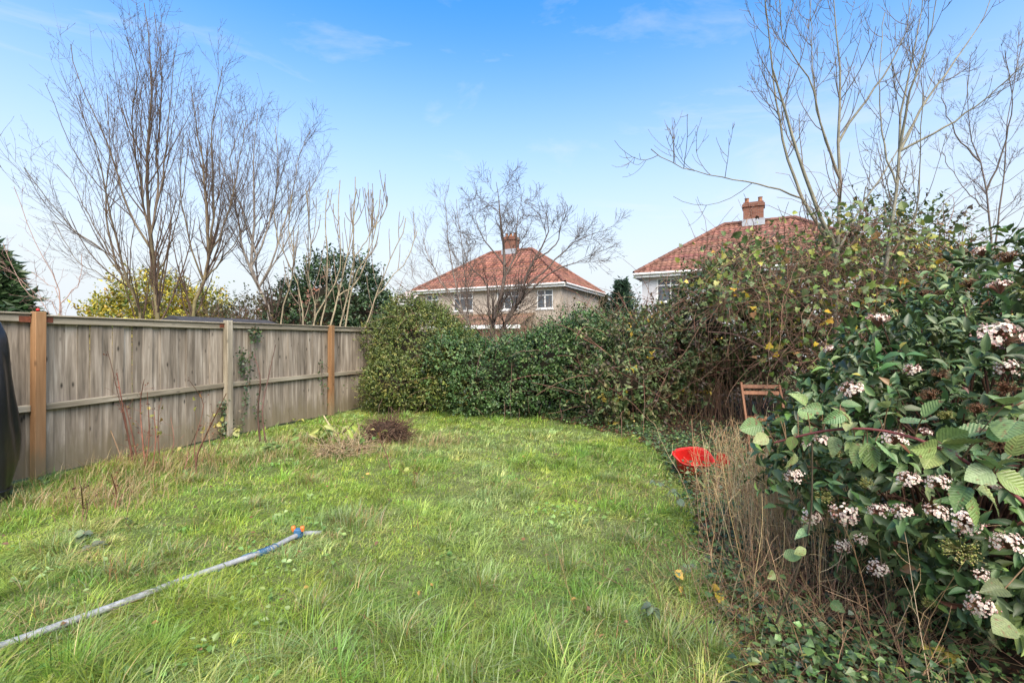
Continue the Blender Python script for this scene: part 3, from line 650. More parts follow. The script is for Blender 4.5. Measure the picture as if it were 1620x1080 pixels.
tree('ash_tree', 'second olive grey tree right of the tall one, with arching right branches', [
    ([(1395, 560), (1400, 440), (1412, 340), (1422, 250), (1430, 150), (1455, 40), (1462, -40)], .055, .3),
    ([(1420, 250), (1460, 170), (1510, 100), (1550, 40), (1570, -10)], .03, .5),
    ([(1420, 250), (1480, 215), (1540, 175), (1590, 130), (1640, 80)], .026, -.5),
    ([(1424, 245), (1440, 150), (1470, 60), (1485, -20)], .03, -.4),
    ([(1395, 440), (1425, 400), (1450, 320), (1455, 230), (1460, 150)], .022, -.5),
    ([(1415, 280), (1395, 210), (1390, 120), (1400, 20)], .02, .5)],
    [(46, (.6, 1.5), (28, 60), .20, dict(K=8, rf=.5, wig=.05, tr=(.25, .95), taper=.5, rmin=.005)),
     (170, (.2, .6), (35, 65), .22, dict(K=6, rf=.65, wig=.06, taper=.6, rmin=.004)), (240, (.05, .18), (35, 70), .15, dict(K=4, rf=.8, wig=.08, rmin=.0035, taper=.8))],
    [ASH], 60, 7.0, twig_col=(.14, .115, .09), tipr=.006)
tree('bare_tree', 'thin bare twiggy tree at the far right edge behind the flowering shrub', [
    ([(1570, 460), (1562, 300), (1545, 240), (1530, 180), (1535, 100)], .05, .3), ([(1562, 300), (1590, 230), (1600, 150), (1590, 80)], .03, -.5),
    ([(1550, 260), (1510, 210), (1490, 150), (1500, 90)], .025, .4), ([(1612, 440), (1610, 280), (1605, 170), (1618, 60)], .03, .6), ([(1562, 330), (1520, 290), (1490, 240)], .02, .4)],
    [(70, (.6, 1.5), (20, 50), .12, dict(K=7, rf=.5, wig=.1)), (300, (.25, .7), (30, 60), .08, dict(K=5, rf=.6, wig=.12, rmin=.004)),
     (800, (.06, .2), (30, 70), .05, dict(K=4, rf=.7, wig=.14, rmin=.0035))], [(.16, .13, .11)], 61, 11.5, twig_col=(.13, .10, .095))

# twiggy leafless shrubs
def twig_shrub(name, label, c, rx, rz_, n, col, seed, n2=5, leaf=None):
    r = RNG(seed); t = thing(name, label, 'shrub', (c[0], c[1], 0)); b = np.array(c)
    K = 7; base = b + np.stack([r.uniform(-rx, rx, n), r.uniform(-.5, .5, n), np.zeros(n)], 1); D = norm(np.stack([r.normal(size=n) * .4, r.normal(size=n) * .3, np.ones(n)], 1))
    P = [base]; Ln = rz_ * r.uniform(.55, 1.05, n)
    for k in range(K - 1): D = norm(D + r.normal(size=(n, 3)) * .13); P.append(P[-1] + D * (Ln / (K - 1))[:, None])
    PL = np.stack(P, 1); R = np.tile(np.linspace(.012, .004, K), (n, 1)); v, f = tubes(PL, R, 4)
    C_ = lambda v: np.clip(np.array(col) * (1 + .2 * r.normal(size=(len(v), 1))), .01, .5)
    ob('stems', mesh('stems', v, f, M_BARK, C_(v), True), t, 'stuff')
    Q, S = grow(r, PL, R, n * n2, (.3, .9), (20, 60), .04, K=5, wig=.2, rmin=.004); v, f = tubes(Q, S, 3); p = [(v, f, C_(v))]
    Q, S = grow(r, Q, S, n * n2 * 2, (.1, .35), (25, 70), 0, K=4, wig=.25, rmin=.0035); v, f = tubes(Q, S, 3); p.append((v, f, C_(v)))
    v, f, c_ = cat(p); ob('twigs', mesh('twigs', v, f, M_BARK, c_, True), t, 'stuff')
    if leaf:
        cols, nl, s = leaf; q = Q.reshape(-1, 3)[r.choice(len(Q) * 4, nl)]
        v, f, c_ = scatter(LEAF2, q, rdirs(r, nl), rdirs(r, nl), s * r.uniform(.6, 1.3, nl), .7, palette(r, nl, cols, np.ones(len(cols))))
        ob('leaves', mesh('leaves', v, f, M_LEAF, c_), t, 'stuff')
    return t
twig_shrub('twiggy_shrub', 'tangled brown twiggy shrub behind the middle of the fence', (-7.8, 13.5, 0), 1.7, 3.0, 150, (.16, .10, .07), 71, 5, ([(.16, .12, .04), (.12, .13, .03)], 2500, .06))
twig_shrub('twiggy_shrub', 'brown twiggy hedge plant just left of the pale barked tree', (-6.3, 13.8, 0), .9, 2.9, 90, (.17, .105, .08), 72, 6, ([(.17, .08, .04), (.12, .11, .03)], 900, .06))
twig_shrub('twiggy_shrub', 'tan leafless shrub against the right corner of the beige house', (2.1, 20.5, 0), 1.6, 3.7, 210, (.24, .18, .12), 73, 6)
twig_shrub('twiggy_shrub', 'low twiggy shrub at the foot of the spreading bare tree', (.4, 15.2, 0), 1.7, 2.6, 150, (.17, .13, .09), 74, 5, ([(.05, .075, .03), (.07, .09, .03)], 1500, .06))

# ------------------------------------------------------------------ leafy masses
def shell(r, E, n, depth=(.72, 1.04), lumpy=.14, seed=0, zmin=.02, s=1.0):
    E = np.array(E, float); ar = (E[:, 3] * E[:, 4] + E[:, 4] * E[:, 5] + E[:, 3] * E[:, 5]); i = r.choice(len(E), n * 2, p=ar / ar.sum())
    d = rdirs(r, n * 2); c, R = E[i, :3], E[i, 3:]
    k = r.uniform(0, 1, n * 2) ** .6 * (depth[1] - depth[0]) + depth[0]
    P0 = c + d * R; f = 1 + lumpy * lump(P0, s, seed) + .5 * lumpy * lump(P0, s * 2.7, seed + 1)
    P = c + d * R * (k * f)[:, None]; N = norm(d / R)
    keep = P[:, 2] > zmin + ground_z(P[:, 0], P[:, 1])
    for j in range(len(E)):
        q = np.linalg.norm((P - E[j, :3]) / E[j, 3:], axis=1); keep &= (q > .78) | (i == j)
    P, N = P[keep][:n], N[keep][:n]
    return P, N
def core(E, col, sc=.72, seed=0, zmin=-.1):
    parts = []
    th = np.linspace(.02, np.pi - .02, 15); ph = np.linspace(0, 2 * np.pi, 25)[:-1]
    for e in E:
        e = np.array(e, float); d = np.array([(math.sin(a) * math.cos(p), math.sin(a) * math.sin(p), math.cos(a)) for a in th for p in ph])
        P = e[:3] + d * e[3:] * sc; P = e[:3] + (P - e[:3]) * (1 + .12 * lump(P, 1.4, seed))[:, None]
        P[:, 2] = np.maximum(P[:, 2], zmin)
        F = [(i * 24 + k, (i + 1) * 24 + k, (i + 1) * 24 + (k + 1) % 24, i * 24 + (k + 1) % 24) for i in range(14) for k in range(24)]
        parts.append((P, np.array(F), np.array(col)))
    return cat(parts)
def shoots(r, P, N, m, ln, spread=.6, up=.35):
    """m leaves along a little shoot at each surface point"""
    n = len(P); D = norm(N + spread * r.normal(size=(n, 3)) + np.array([0, 0, up]))
    t = np.linspace(.1, 1, m); Q = P[:, None] + D[:, None] * (ln * r.uniform(.6, 1.4, n))[:, None, None] * t[None, :, None]
    Dl = norm(D[:, None] * .55 + r.normal(size=(n, m, 3)) * .75)
    Nl = norm(D[:, None] * .5 + np.array([0, 0, .7]) + N[:, None] * .5 + r.normal(size=(n, m, 3)) * .45)
    return Q.reshape(-1, 3), Dl.reshape(-1, 3), Nl.reshape(-1, 3), np.repeat(np.arange(n), m)
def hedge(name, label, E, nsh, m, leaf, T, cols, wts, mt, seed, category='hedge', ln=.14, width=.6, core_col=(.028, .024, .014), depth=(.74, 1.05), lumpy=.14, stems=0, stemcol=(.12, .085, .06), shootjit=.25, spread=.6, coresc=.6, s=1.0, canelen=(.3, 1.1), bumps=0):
    r = RNG(seed); c = np.mean([e[:2] for e in E], axis=0); t = thing(name, label, category, (c[0], c[1], 0)); E0 = E
    if bumps:
        bp, _ = shell(r, E, bumps, (.88, .98), .1, seed, zmin=.15); E = list(E) + [(*p_, *(r.uniform(.22, .5) * np.array([1, .9, .85]))) for p_ in bp]
    P, N = shell(r, E, nsh, depth, lumpy, seed, s=s); Q, D, Nl, si = shoots(r, P, N, m, ln * np.exp(.45 * r.normal(size=len(P))), spread)
    sc = palette(r, len(P), cols, wts, .1)
    C = np.clip(sc[si] * (1 + .12 * r.normal(size=(len(Q), 1))) * (1 + shootjit * r.normal(size=len(P)))[si][:, None].clip(.5, 1.6), .006, .6)
    v, f, c_ = scatter(T, Q, D, Nl, leaf * r.uniform(.6, 1.35, len(Q)), width, C)
    ob('foliage', mesh('foliage', v, f, mt, c_), t, 'stuff')
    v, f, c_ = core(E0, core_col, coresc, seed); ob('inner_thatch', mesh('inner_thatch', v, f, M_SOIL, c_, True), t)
    if stems:
        P, N = shell(r, E, stems, (.85, 1.0), lumpy, seed, s=s); n = len(P); D = norm(N * .5 + r.normal(size=(n, 3)) * .7 + np.array([0, 0, .25])); pts = [P]; L_ = r.uniform(*canelen, n)
        for k in range(6): D = norm(D + r.normal(size=(n, 3)) * .12 + np.array([0, 0, -.13])); pts.append(pts[-1] + D * (L_ / 6)[:, None])
        v, f = tubes(np.stack(pts, 1), np.tile(np.linspace(.006, .003, 7), (n, 1)), 4)
        ob('canes', mesh('canes', v, f, M_BARK, palette(r, len(v), [stemcol, (.17, .10, .075)], [1, 1], .15), True), t, 'stuff')
    return t
HG = [(.10, .14, .032), (.15, .18, .042), (.23, .22, .06), (.065, .095, .024)]
hedge('evergreen_hedge', 'tall rounded olive green hedge mound hiding the far end of the fence', [(-2.1, 11.0, 1.0, 1.0, .95, 1.25), (-1.4, 10.9, .7, .9, .9, 1.05), (-2.6, 10.5, .5, .6, .6, .65)],
      9500, 8, .045, LEAF2, HG, [3, 3, 1.4, 2], M_LEAF, 81, ln=.15, bumps=14, lumpy=.2, s=1.5, stems=160)
hedge('ivy_hedge', 'lower dark green ivy covered hedge in the middle below the bare trees', [(-.9, 10.5, .65, .95, .85, .92), (.0, 10.3, .7, 1.0, .85, .85), (.9, 10.2, .75, .9, .85, .9), (1.6, 9.9, .85, .9, .9, 1.15)],
      9500, 7, .05, LEAF4, [(.045, .10, .026), (.07, .135, .035), (.13, .185, .06), (.03, .06, .02)], [3, 3, 1.6, 2], M_GLOSS, 82, ln=.14, bumps=26, width=.95, lumpy=.22, s=1.5, stems=160)
BR = [(.07, .115, .035), (.11, .15, .05), (.14, .12, .05), (.085, .06, .04), (.17, .19, .075), (.4, .29, .04)]
hedge('bramble_thicket', 'big brambly thicket with brown canes and a dark hollow behind the folding chair', [(2.15, 9.2, .65, .95, .8, 1.05), (2.75, 9.7, 1.1, 1.1, .9, .8), (3.9, 9.9, 1.65, 1.3, .9, .62), (5.2, 9.7, 2.25, 1.5, 1.0, 1.15), (6.6, 8.6, 1.9, 1.2, 1.3, 1.8), (4.5, 11.4, 1.0, 2.6, .5, 1.6)],
      10500, 7, .08, LEAF4, BR, [4, 4, 2, 2.2, 1.5, .25], M_LEAF, 83, 'thicket', ln=.2, width=.75, stems=1100, depth=(.55, 1.1), lumpy=.26, coresc=.48, stemcol=(.2, .09, .06), canelen=(.5, 1.7), bumps=26)
hedge('round_evergreen', 'big dark rounded evergreen behind the multi-stemmed tree', [(-5.2, 14.3, 2.15, 1.5, 1.4, 1.7), (-4.5, 14.2, 1.7, 1.2, 1.1, 1.5), (-6.0, 14.2, 1.6, 1.1, 1.1, 1.3)],
      3800, 7, .10, LEAF2, [(.025, .055, .018), (.035, .07, .02), (.05, .085, .03)], [2, 3, 1], M_GLOSS, 84, 'shrub', ln=.24, bumps=16, lumpy=.22, s=.8)
hedge('yellow_shrub', 'yellow and green leafy shrub behind the fence near the left', [(-12.2, 16.5, 1.7, 1.6, 1.2, 1.9), (-13.6, 16.8, 1.3, 1.2, 1.0, 1.6), (-10.8, 16.6, 1.4, 1.2, 1.0, 1.7)],
      4600, 7, .10, LEAF2, [(.42, .34, .03), (.28, .27, .035), (.12, .17, .03), (.32, .2, .04)], [3, 2, 1.6, .6], M_LEAF, 85, 'shrub', ln=.25, core_col=(.06, .06, .02), depth=(.55, 1.15), lumpy=.25)
hedge('olive_hedge', 'olive brown hedge behind the tall bare trees', [(-8.9, 16.0, 1.3, 1.5, .9, 1.6), (-7.2, 16.0, 1.3, 1.4, .9, 1.5), (-5.9, 16.2, 1.0, 1.2, .8, 1.4)],
      2400, 6, .09, LEAF2, [(.10, .10, .03), (.13, .10, .04), (.07, .085, .025)], [2, 1, 2], M_LEAF, 86, 'hedge', ln=.25, core_col=(.05, .045, .02), depth=(.6, 1.12), lumpy=.22)
def conifer(name, label, c, rad, h, n, seed, cols):
    r = RNG(seed); t = thing(name, label, 'conifer', c); K = 6
    z = r.uniform(.05, .98, n) ** 1.0; a = r.uniform(0, 6.28, n); prof = (1 - z) ** .75 * (1 + .15 * np.sin(7 * z * 6 + a * 2))
    base = np.stack([np.zeros(n), np.zeros(n), z * h], 1) + np.array(c); Ln = rad * prof * r.uniform(.75, 1.1, n) + .1
    D = np.stack([np.cos(a), np.sin(a), np.full(n, .25)], 1); P = base[:, None] + D[:, None] * (Ln[:, None] * np.linspace(.35, 1, 12))[:, :, None] + r.normal(size=(n, 12, 3)) * .07 * rad
    P[:, :, 2] -= (np.linspace(.3, 1, 12) ** 2)[None] * (Ln * .25)[:, None]; P = P.reshape(-1, 3); m = len(P)
    v, f, c_ = scatter(LEAF2, P, norm(np.repeat(D, 12, 0) + r.normal(size=(m, 3)) * .6), rdirs(r, m), .16 * rad * r.uniform(.6, 1.4, m), .35, palette(r, m, cols, np.ones(len(cols))))
    ob('foliage', mesh('foliage', v, f, M_LEAF, c_), t, 'stuff')
    v, f = tubes(np.array([[(c[0], c[1], -.1), (c[0], c[1], h * .5), (c[0], c[1], h * .97)]]), np.array([[.1 * rad, .06 * rad, .01]]), 7)
    ob('trunk', mesh('trunk', v, f, M_BARK, np.array([.10, .07, .05]), True), t)
CF = [(.03, .065, .025), (.045, .085, .03), (.06, .10, .04)]
conifer('conifer_tree', 'dark green conifer at the left edge beyond the fence', (-25.4, 23, 0), 2.9, 6.1, 1500, 87, CF)
conifer('conifer_tree', 'small blue green conifer beside the pale house', (8.3, 36.5, 0), 1.8, 6.0, 500, 88, [(.03, .06, .035), (.04, .08, .045)])
conifer('conifer_tree', 'low conifer top between the two houses, right of the bare shrub', (7.0, 37.5, 0), 1.5, 5.0, 400, 89, CF)

# climber with yellowing leaves on the tall tree
r = RNG(90); vine = thing('climbing_vine', 'climber with green and yellow leaves tangled round the tall right tree', 'climber', (4.3, 6.9, 0))
VE = [(4.0, 6.9, 2.5, 1.25, .6, .65), (4.9, 7.0, 2.6, .95, .6, .7), (3.55, 7.3, 2.4, .65, .6, .5), (4.6, 6.8, 1.7, .9, .6, .9), (5.6, 6.9, 2.6, .8, .6, .6)]
P, N = shell(r, VE, 1900, (.25, 1.3), .3, 90); n = len(P)
VC = [(.15, .21, .05), (.11, .165, .055), (.26, .26, .05), (.52, .33, .03), (.32, .17, .07), (.075, .11, .04)]
c_ = palette(r, n, VC, [4, 4, 2, .45, .35, 2], .15)
o_ = np.argsort(P[:, 1] - .9 * P[:, 2] + r.normal(size=n) * .3)
D = norm(N * .4 + np.array([0, -.25, -.15]) + r.normal(size=(n, 3)) * .75); Nn = norm(np.array([0, -.4, .7]) + N * .3 + r.normal(size=(n, 3)) * .6)
Ln = r.uniform(.03, .11, n)
leafG = mesh('leaf', *[LEAF_G[0], LEAF_G[1]], M_VEIN, None, True); leafI = mesh('leaf', LEAF_I[0], LEAF_I[1], M_LEAFO, None, False)
def leaf_obj(me, parent, p, d, nrm_, ln, wd, col, name='leaf'):
    d = norm(d); s = norm(np.cross(nrm_, d)); nn = np.cross(d, s)
    M = Matrix(((d[0]*ln, s[0]*ln*wd, nn[0]*ln, p[0]), (d[1]*ln, s[1]*ln*wd, nn[1]*ln, p[1]), (d[2]*ln, s[2]*ln*wd, nn[2]*ln, p[2]), (0, 0, 0, 1)))
    o = bpy.data.objects.new(name, me); COL.objects.link(o); o.parent = parent; o.matrix_basis = parent.matrix_basis.inverted() @ M
    o.color = (*[float(q) for q in col], 1)
    return o
for q in o_[:190]: leaf_obj(leafG, vine, P[q], D[q], Nn[q], Ln[q] * 1.25, 1.0, c_[q])
rest = o_[190:]
v, f, cc = scatter(LEAF_I, P[rest], D[rest], Nn[rest], Ln[rest], 1.0, c_[rest]); ob('foliage', mesh('foliage', v, f, M_LEAF, cc), vine, 'stuff')
n = 620; P, N = shell(r, VE, n, (.3, 1.0), .25, 91); n = len(P); D = norm(r.normal(size=(n, 3)) + np.array([0, 0, -.3])); pts = [P]; L_ = r.uniform(.4, 1.5, n)
for k in range(7): D = norm(D + r.normal(size=(n, 3)) * .2 + np.array([0, 0, -.12])); pts.append(pts[-1] + D * (L_ / 7)[:, None])
PL = np.stack(pts, 1); PL[:, :, 2] = np.maximum(PL[:, :, 2], .05); v, f = tubes(PL, np.tile(np.linspace(.005, .0025, 8), (n, 1)), 4)
ob('tendrils', mesh('tendrils', v, f, M_BARK, palette(r, len(v), [(.19, .11, .07), (.13, .075, .055), (.25, .17, .11)], [2, 2, 1], .12), True), vine, 'stuff')
# bramble arch over the hollow
v, f = tubes(resample([at(1120, 525, 8.6), at(1165, 530, 8.2), at(1215, 555, 7.9), at(1255, 595, 7.7), at(1275, 650, 7.6)], 16)[None], np.linspace(.014, .02, 16)[None], 7)
ob('arching_cane', mesh('arching_cane', v, f, M_BARK, np.array([.17, .10, .075]), True), vine)

# ------------------------------------------------------------------ viburnum with flower heads
r = RNG(95); vib = thing('flowering_shrub', 'large glossy evergreen shrub with pink white flower heads on the right', 'shrub', (2.9, 3.0, 0))
VBE = [(2.8, 2.8, .95, 1.05, .95, .85), (3.75, 3.1, 1.3, 1.0, 1.0, .95), (2.15, 2.75, .85, .6, .6, .5), (2.5, 2.3, .7, .75, .55, .48)]
P, N = shell(r, VBE, 3100, (.4, 1.06), .13, 95, zmin=.15); n = len(P)
Q, D, Nl, si = shoots(r, P, N, 8, .14, .6, .4); n = len(Q)
sc_ = palette(r, len(P), [(.065, .11, .038), (.095, .15, .05), (.145, .20, .07), (.05, .08, .032)], [3, 3, 1.8, 1.5], .22)
C = np.clip(sc_[si] * (1 + .18 * r.normal(size=(n, 1))), .008, .4)
young = (np.arange(n) % 8 == 7) & (r.random(n) < .25); C[young] = palette(r, int(young.sum()), [(.12, .19, .045)], [1], .2)
Ln = r.uniform(.035, .095, n) * r.uniform(.75, 1.15, n)
old = r.random(n) < .02; C[old] = palette(r, int(old.sum()), [(.2, .11, .05), (.3, .26, .06), (.16, .07, .05)], [1, 1, 1], .2)
D = norm(D + np.array([0, 0, -.25]) * r.random((n, 1)) + .25 * r.normal(size=(n, 3)))
front = (Q[:, 1] + .25 * np.abs(Q[:, 0] - 2.2) - .15 * Nl[:, 2] - (np.arange(n) % 8) * .01 + r.normal(size=n) * .06); o_ = np.argsort(front)
inview = np.abs((Q[:, 0] / Q[:, 1]) * FPX + CX - 1400) < 260
o_ = np.concatenate([o_[inview[o_]], o_[~inview[o_]]])
leafV = mesh('leaf', LEAF_V[0], LEAF_V[1], M_LEAFO, None, True)
for q in o_[:300]: leaf_obj(leafV, vib, Q[q], D[q], Nl[q], Ln[q], 1.0, C[q])
rest = o_[300:]; v, f, cc = scatter(LEAF_VS, Q[rest], D[rest], Nl[rest], Ln[rest], 1.0, C[rest]); ob('foliage', mesh('foliage', v, f, M_GLOSS, cc, True), vib, 'stuff')
n = 260; P2, N2 = P[:n], N[:n]; base = np.array([2.95, 3.05, .05]) + r.normal(size=(n, 3)) * np.array([.18, .18, 0]); mid = (base + P2) / 2 + r.normal(size=(n, 3)) * .08 + np.array([0, 0, .05])
PL = np.stack([resample([base[k], mid[k], P2[k], P2[k] + N2[k] * .08], 8) for k in range(n)]); v, f = tubes(PL, np.tile(np.linspace(.014, .003, 8), (n, 1)), 5)
ob('branches', mesh('branches', v, f, M_BARK, palette(r, len(v), [(.10, .055, .04), (.14, .075, .05)], [1, 1], .1), True), vib, 'stuff')
def flower_head(seed, kind):
    r = RNG(seed); parts = []; n = 130
    ku = 8; ua = np.arange(ku) * 2 * np.pi / (ku - 1) + r.normal(size=ku) * .3; ur = np.where(np.arange(ku) == ku - 1, .05, r.uniform(.5, .9, ku)); q_ = r.integers(ku, size=n)
    xy = np.stack([ur * np.cos(ua), ur * np.sin(ua)], 1)[q_] + r.normal(size=(n, 2)) * .2; X = np.concatenate([xy, (.32 * (1 - (xy ** 2).sum(1).clip(0, 1.4)) + .10 * r.normal(size=ku)[q_] + r.normal(size=n) * .07)[:, None]], 1) * .048
    nr = norm(np.stack([X[:, 0], X[:, 1], np.full(n, .035)], 1))
    stalk = np.stack([np.array([0, 0, -.05]) + np.zeros((n, 3)), X * np.array([.55, .55, .3]) - np.array([0, 0, .012]), X], 1)
    v, f = tubes(stalk, np.full((n, 3), .0008), 3); parts.append((v, f, np.array({'white': (.28, .15, .09), 'pink': (.30, .14, .10), 'brown': (.16, .08, .045), 'green': (.2, .2, .06)}[kind])))
    if kind in ('white', 'pink'):
        m = int(n * (.55 if kind == 'white' else .4))
        for k in range(5):
            ang = 2 * np.pi * k / 5; u = norm(np.cross(nr[:m], np.array([.3, .5, .8]))); w_ = np.cross(nr[:m], u); d = np.cos(ang) * u + np.sin(ang) * w_
            v, f, c = scatter(LEAF2, X[:m], d + nr[:m] * .25, nr[:m], .0068, 1.1, palette(r, m, [(.74, .64, .55), (.70, .52, .46), (.76, .70, .58)], [2, 1.3, 2], .07)); parts.append((v, f, c))
        bud = X[m:]; col = palette(r, n - m, [(.6, .32, .3), (.68, .46, .42), (.45, .18, .16)], [2, 2, 1], .1)
    else:
        bud = X; col = palette(r, n, [(.2, .09, .05), (.3, .17, .09), (.34, .2, .14)] if kind == 'brown' else [(.36, .36, .11), (.48, .44, .2), (.26, .3, .08)], [2, 2, 1], .15)
    o6 = np.array([(1,0,0),(0,1,0),(-1,0,0),(0,-1,0),(0,0,1),(0,0,-1)], float); f6 = np.array([(0,1,4),(1,2,4),(2,3,4),(3,0,4),(1,0,5),(2,1,5),(3,2,5),(0,3,5)])
    V = (bud[:, None] + o6[None] * np.array([1, 1, 1.4]) * (.0024 * r.uniform(.8, 1.4, len(bud)))[:, None, None]).reshape(-1, 3)
    F = (f6[None] + (np.arange(len(bud)) * 6)[:, None, None]).reshape(-1, 3); parts.append((V, F, np.repeat(col, 6, 0)))
    v, f, c = cat(parts); return mesh('flower_head', v, f, M_PETAL, c)
FH = {k: [flower_head(s + 300, k) for s in range(3)] for k in ('white', 'pink', 'brown', 'green')}
FPOS = [(1360, 620, 'white', 1.1), (1580, 540, 'white', 1.7), (1395, 515, 'pink', 1.1), (1345, 515, 'pink', .9), (1280, 578, 'brown', 1), (1300, 590, 'green', .9), (1322, 560, 'pink', .8),
        (1268, 750, 'white', 1.1), (1340, 805, 'white', 1.2), (1295, 808, 'white', 1.0), (1285, 845, 'white', .9), (1308, 700, 'white', .7), (1288, 705, 'white', .6), (1415, 697, 'white', 1.0),
        (1310, 780, 'green', .8), (1450, 765, 'white', 1.2), (1490, 770, 'white', .9), (1565, 770, 'white', 1.2), (1440, 810, 'white', .9), (1405, 808, 'pink', .9), (1487, 812, 'white', .9), (1535, 825, 'white', 1.2),
        (1590, 853, 'white', 1.1), (1520, 866, 'green', 1.2), (1405, 888, 'white', .9), (1420, 928, 'white', 1.0), (1380, 935, 'green', .7), (1478, 937, 'green', .7), (1427, 970, 'white', .8), (1555, 900, 'white', .8),
        (1553, 940, 'white', .9), (1495, 985, 'green', .7), (1365, 840, 'white', .7), (1310, 890, 'pink', .8), (1475, 630, 'brown', .9), (1490, 600, 'brown', .8), (1450, 592, 'pink', .7), (1500, 660, 'green', .6),
        (1520, 415, 'pink', 1.2), (1560, 405, 'pink', 1.2), (1510, 425, 'brown', 1.0), (1470, 470, 'brown', 1.2), (1500, 470, 'brown', 1.0), (1580, 465, 'pink', 1.3), (1440, 395, 'brown', .9), (1600, 415, 'brown', 1.1),
        (1540, 455, 'brown', 1.0), (1605, 345, 'brown', .9), (1590, 620, 'brown', .9), (1590, 590, 'pink', .9), (1430, 480, 'pink', 1.0), (1400, 470, 'brown', .9), (1545, 650, 'brown', .8), (1600, 680, 'brown', 1.0), (1580, 700, 'brown', .9),
        (1340, 850, 'white', .8), (1460, 690, 'pink', .6), (1375, 760, 'green', .7), (1330, 720, 'green', .6)]
Es = np.array(VBE)
def ray_hit(px, py, E, k=1.02):                       # where the line of sight meets the shrub's outside
    d = at(px, py, 1.0) - np.array([0, 0, EYE]); o = np.array([0, 0, EYE]); best = None
    for e in E:
        R = e[3:] * k; a = d / R; b = (o - e[:3]) / R; A, B, Cc = a @ a, a @ b, b @ b - 1
        q = B * B - A * Cc
        if q > 0:
            t = (-B - math.sqrt(q)) / A
            if best is None or t < best[0]: p = o + d * t; best = (t, p, norm((p - e[:3]) / R ** 2))
    return best
for k, (px, py, kd, s) in enumerate(FPOS):
    h = ray_hit(px, py, Es)
    if h is None: continue
    _, p, nn = h; z = norm(nn * .55 + np.array([-.1, -.35, .6]) + r.normal(size=3) * .15)
    q = Vector(z).to_track_quat('Z', 'Y'); s *= .92 * r.uniform(.75, 1.2)
    o = bpy.data.objects.new('flower_head', FH[kd][k % 3]); COL.objects.link(o); o.parent = vib
    o.matrix_basis = vib.matrix_basis.inverted() @ Matrix.LocRotScale(Vector(p + nn * .05 - norm(p - np.array([0, 0, EYE])) * .04), q, Vector((s, s, s)))

# ------------------------------------------------------------------ bramble cane in front of it
bramble = thing('bramble_cane', 'purple bramble cane with broad pale green leaves arching across the flowering shrub', 'bramble', (2.2, 1.75, 0))
r = RNG(97); YB = 1.5
cane = [(1225, 700, 1.72), (1300, 682, 1.62), (1370, 678, 1.55), (1430, 688, 1.5), (1480, 706, 1.45), (1545, 740, 1.4), (1625, 800, 1.32), (1690, 900, 1.4), (1730, 1060, 1.6)]
pl = resample([at(*c) for c in cane], 40); v, f = tubes(pl[None], np.linspace(.0035, .0075, 40)[None], 8); ob('cane', mesh('cane', v, f, M_BARK, np.array([.16, .05, .05]), True), bramble)
leafB = [mesh('leaf', oval_leaf(16, .05, cu_, fo_, .012, po_, wi_)[0], LEAF_B[1], M_VEIN, None, True) for cu_, fo_, po_, wi_ in ((-.5, .22, .9, .38), (-.35, -.1, .7, .42), (.12, .2, .9, .36), (-.6, .1, .8, .40))] + [mesh('leaf', LEAF_B[0], LEAF_B[1], M_VEIN, None, True), mesh('leaf', oval_leaf(16, .045, -.32, .16, .010, .9, .36)[0], LEAF_B[1], M_VEIN, None, True), mesh('leaf', oval_leaf(16, .045, -.08, .05, .012, .8, .43)[0], LEAF_B[1], M_VEIN, None, True)]
BL = [(1205, 672, 185, 1.0), (1230, 655, 140, 1.0), (1275, 640, 120, .9), (1310, 662, 330, .9), (1335, 655, 200, 1.0), (1405, 645, 150, 1.0), (1425, 668, 20, .9), (1255, 715, 250, .9), (1460, 660, 60, .9), (1515, 690, 30, 1.1), (1540, 720, 0, 1.2), (1600, 720, 90, 1.2), (1215, 690, 195, 1.0), (1240, 668, 160, .9), (1262, 655, 30, .8), (1255, 690, 250, .8), (1290, 676, 215, .9), (1318, 690, 260, 1.0), (1300, 648, 160, .9), (1330, 640, 20, .9), (1345, 672, 100, .9), (1365, 702, 235, 1.1), (1372, 700, 275, 1.0), (1385, 697, 325, 1.0),
      (1352, 690, 170, .9), (1388, 660, 60, .8), (1350, 668, 215, .8), (1482, 706, 180, 1.1), (1484, 708, 225, 1.1), (1488, 712, 330, 1.2), (1490, 702, 15, 1.3), (1484, 700, 60, 1.0), (1570, 745, 190, 1.1), (1572, 742, 150, 1.2), (1576, 748, 320, 1.6), (1575, 738, 60, 1.1), (1530, 770, 215, 1.2), (1535, 778, 270, 1.2),
      (1545, 772, 330, 1.1), (1275, 868, 200, .8), (1282, 830, 240, 1.0), (1278, 842, 170, .8), (1240, 880, 30, .9), (1225, 905, 190, .8), (1590, 930, 160, 2.2), (1600, 985, 180, 2.0), (1560, 690, 40, 1.1), (1590, 640, 120, 1.4), (1610, 665, 200, 1.4)]
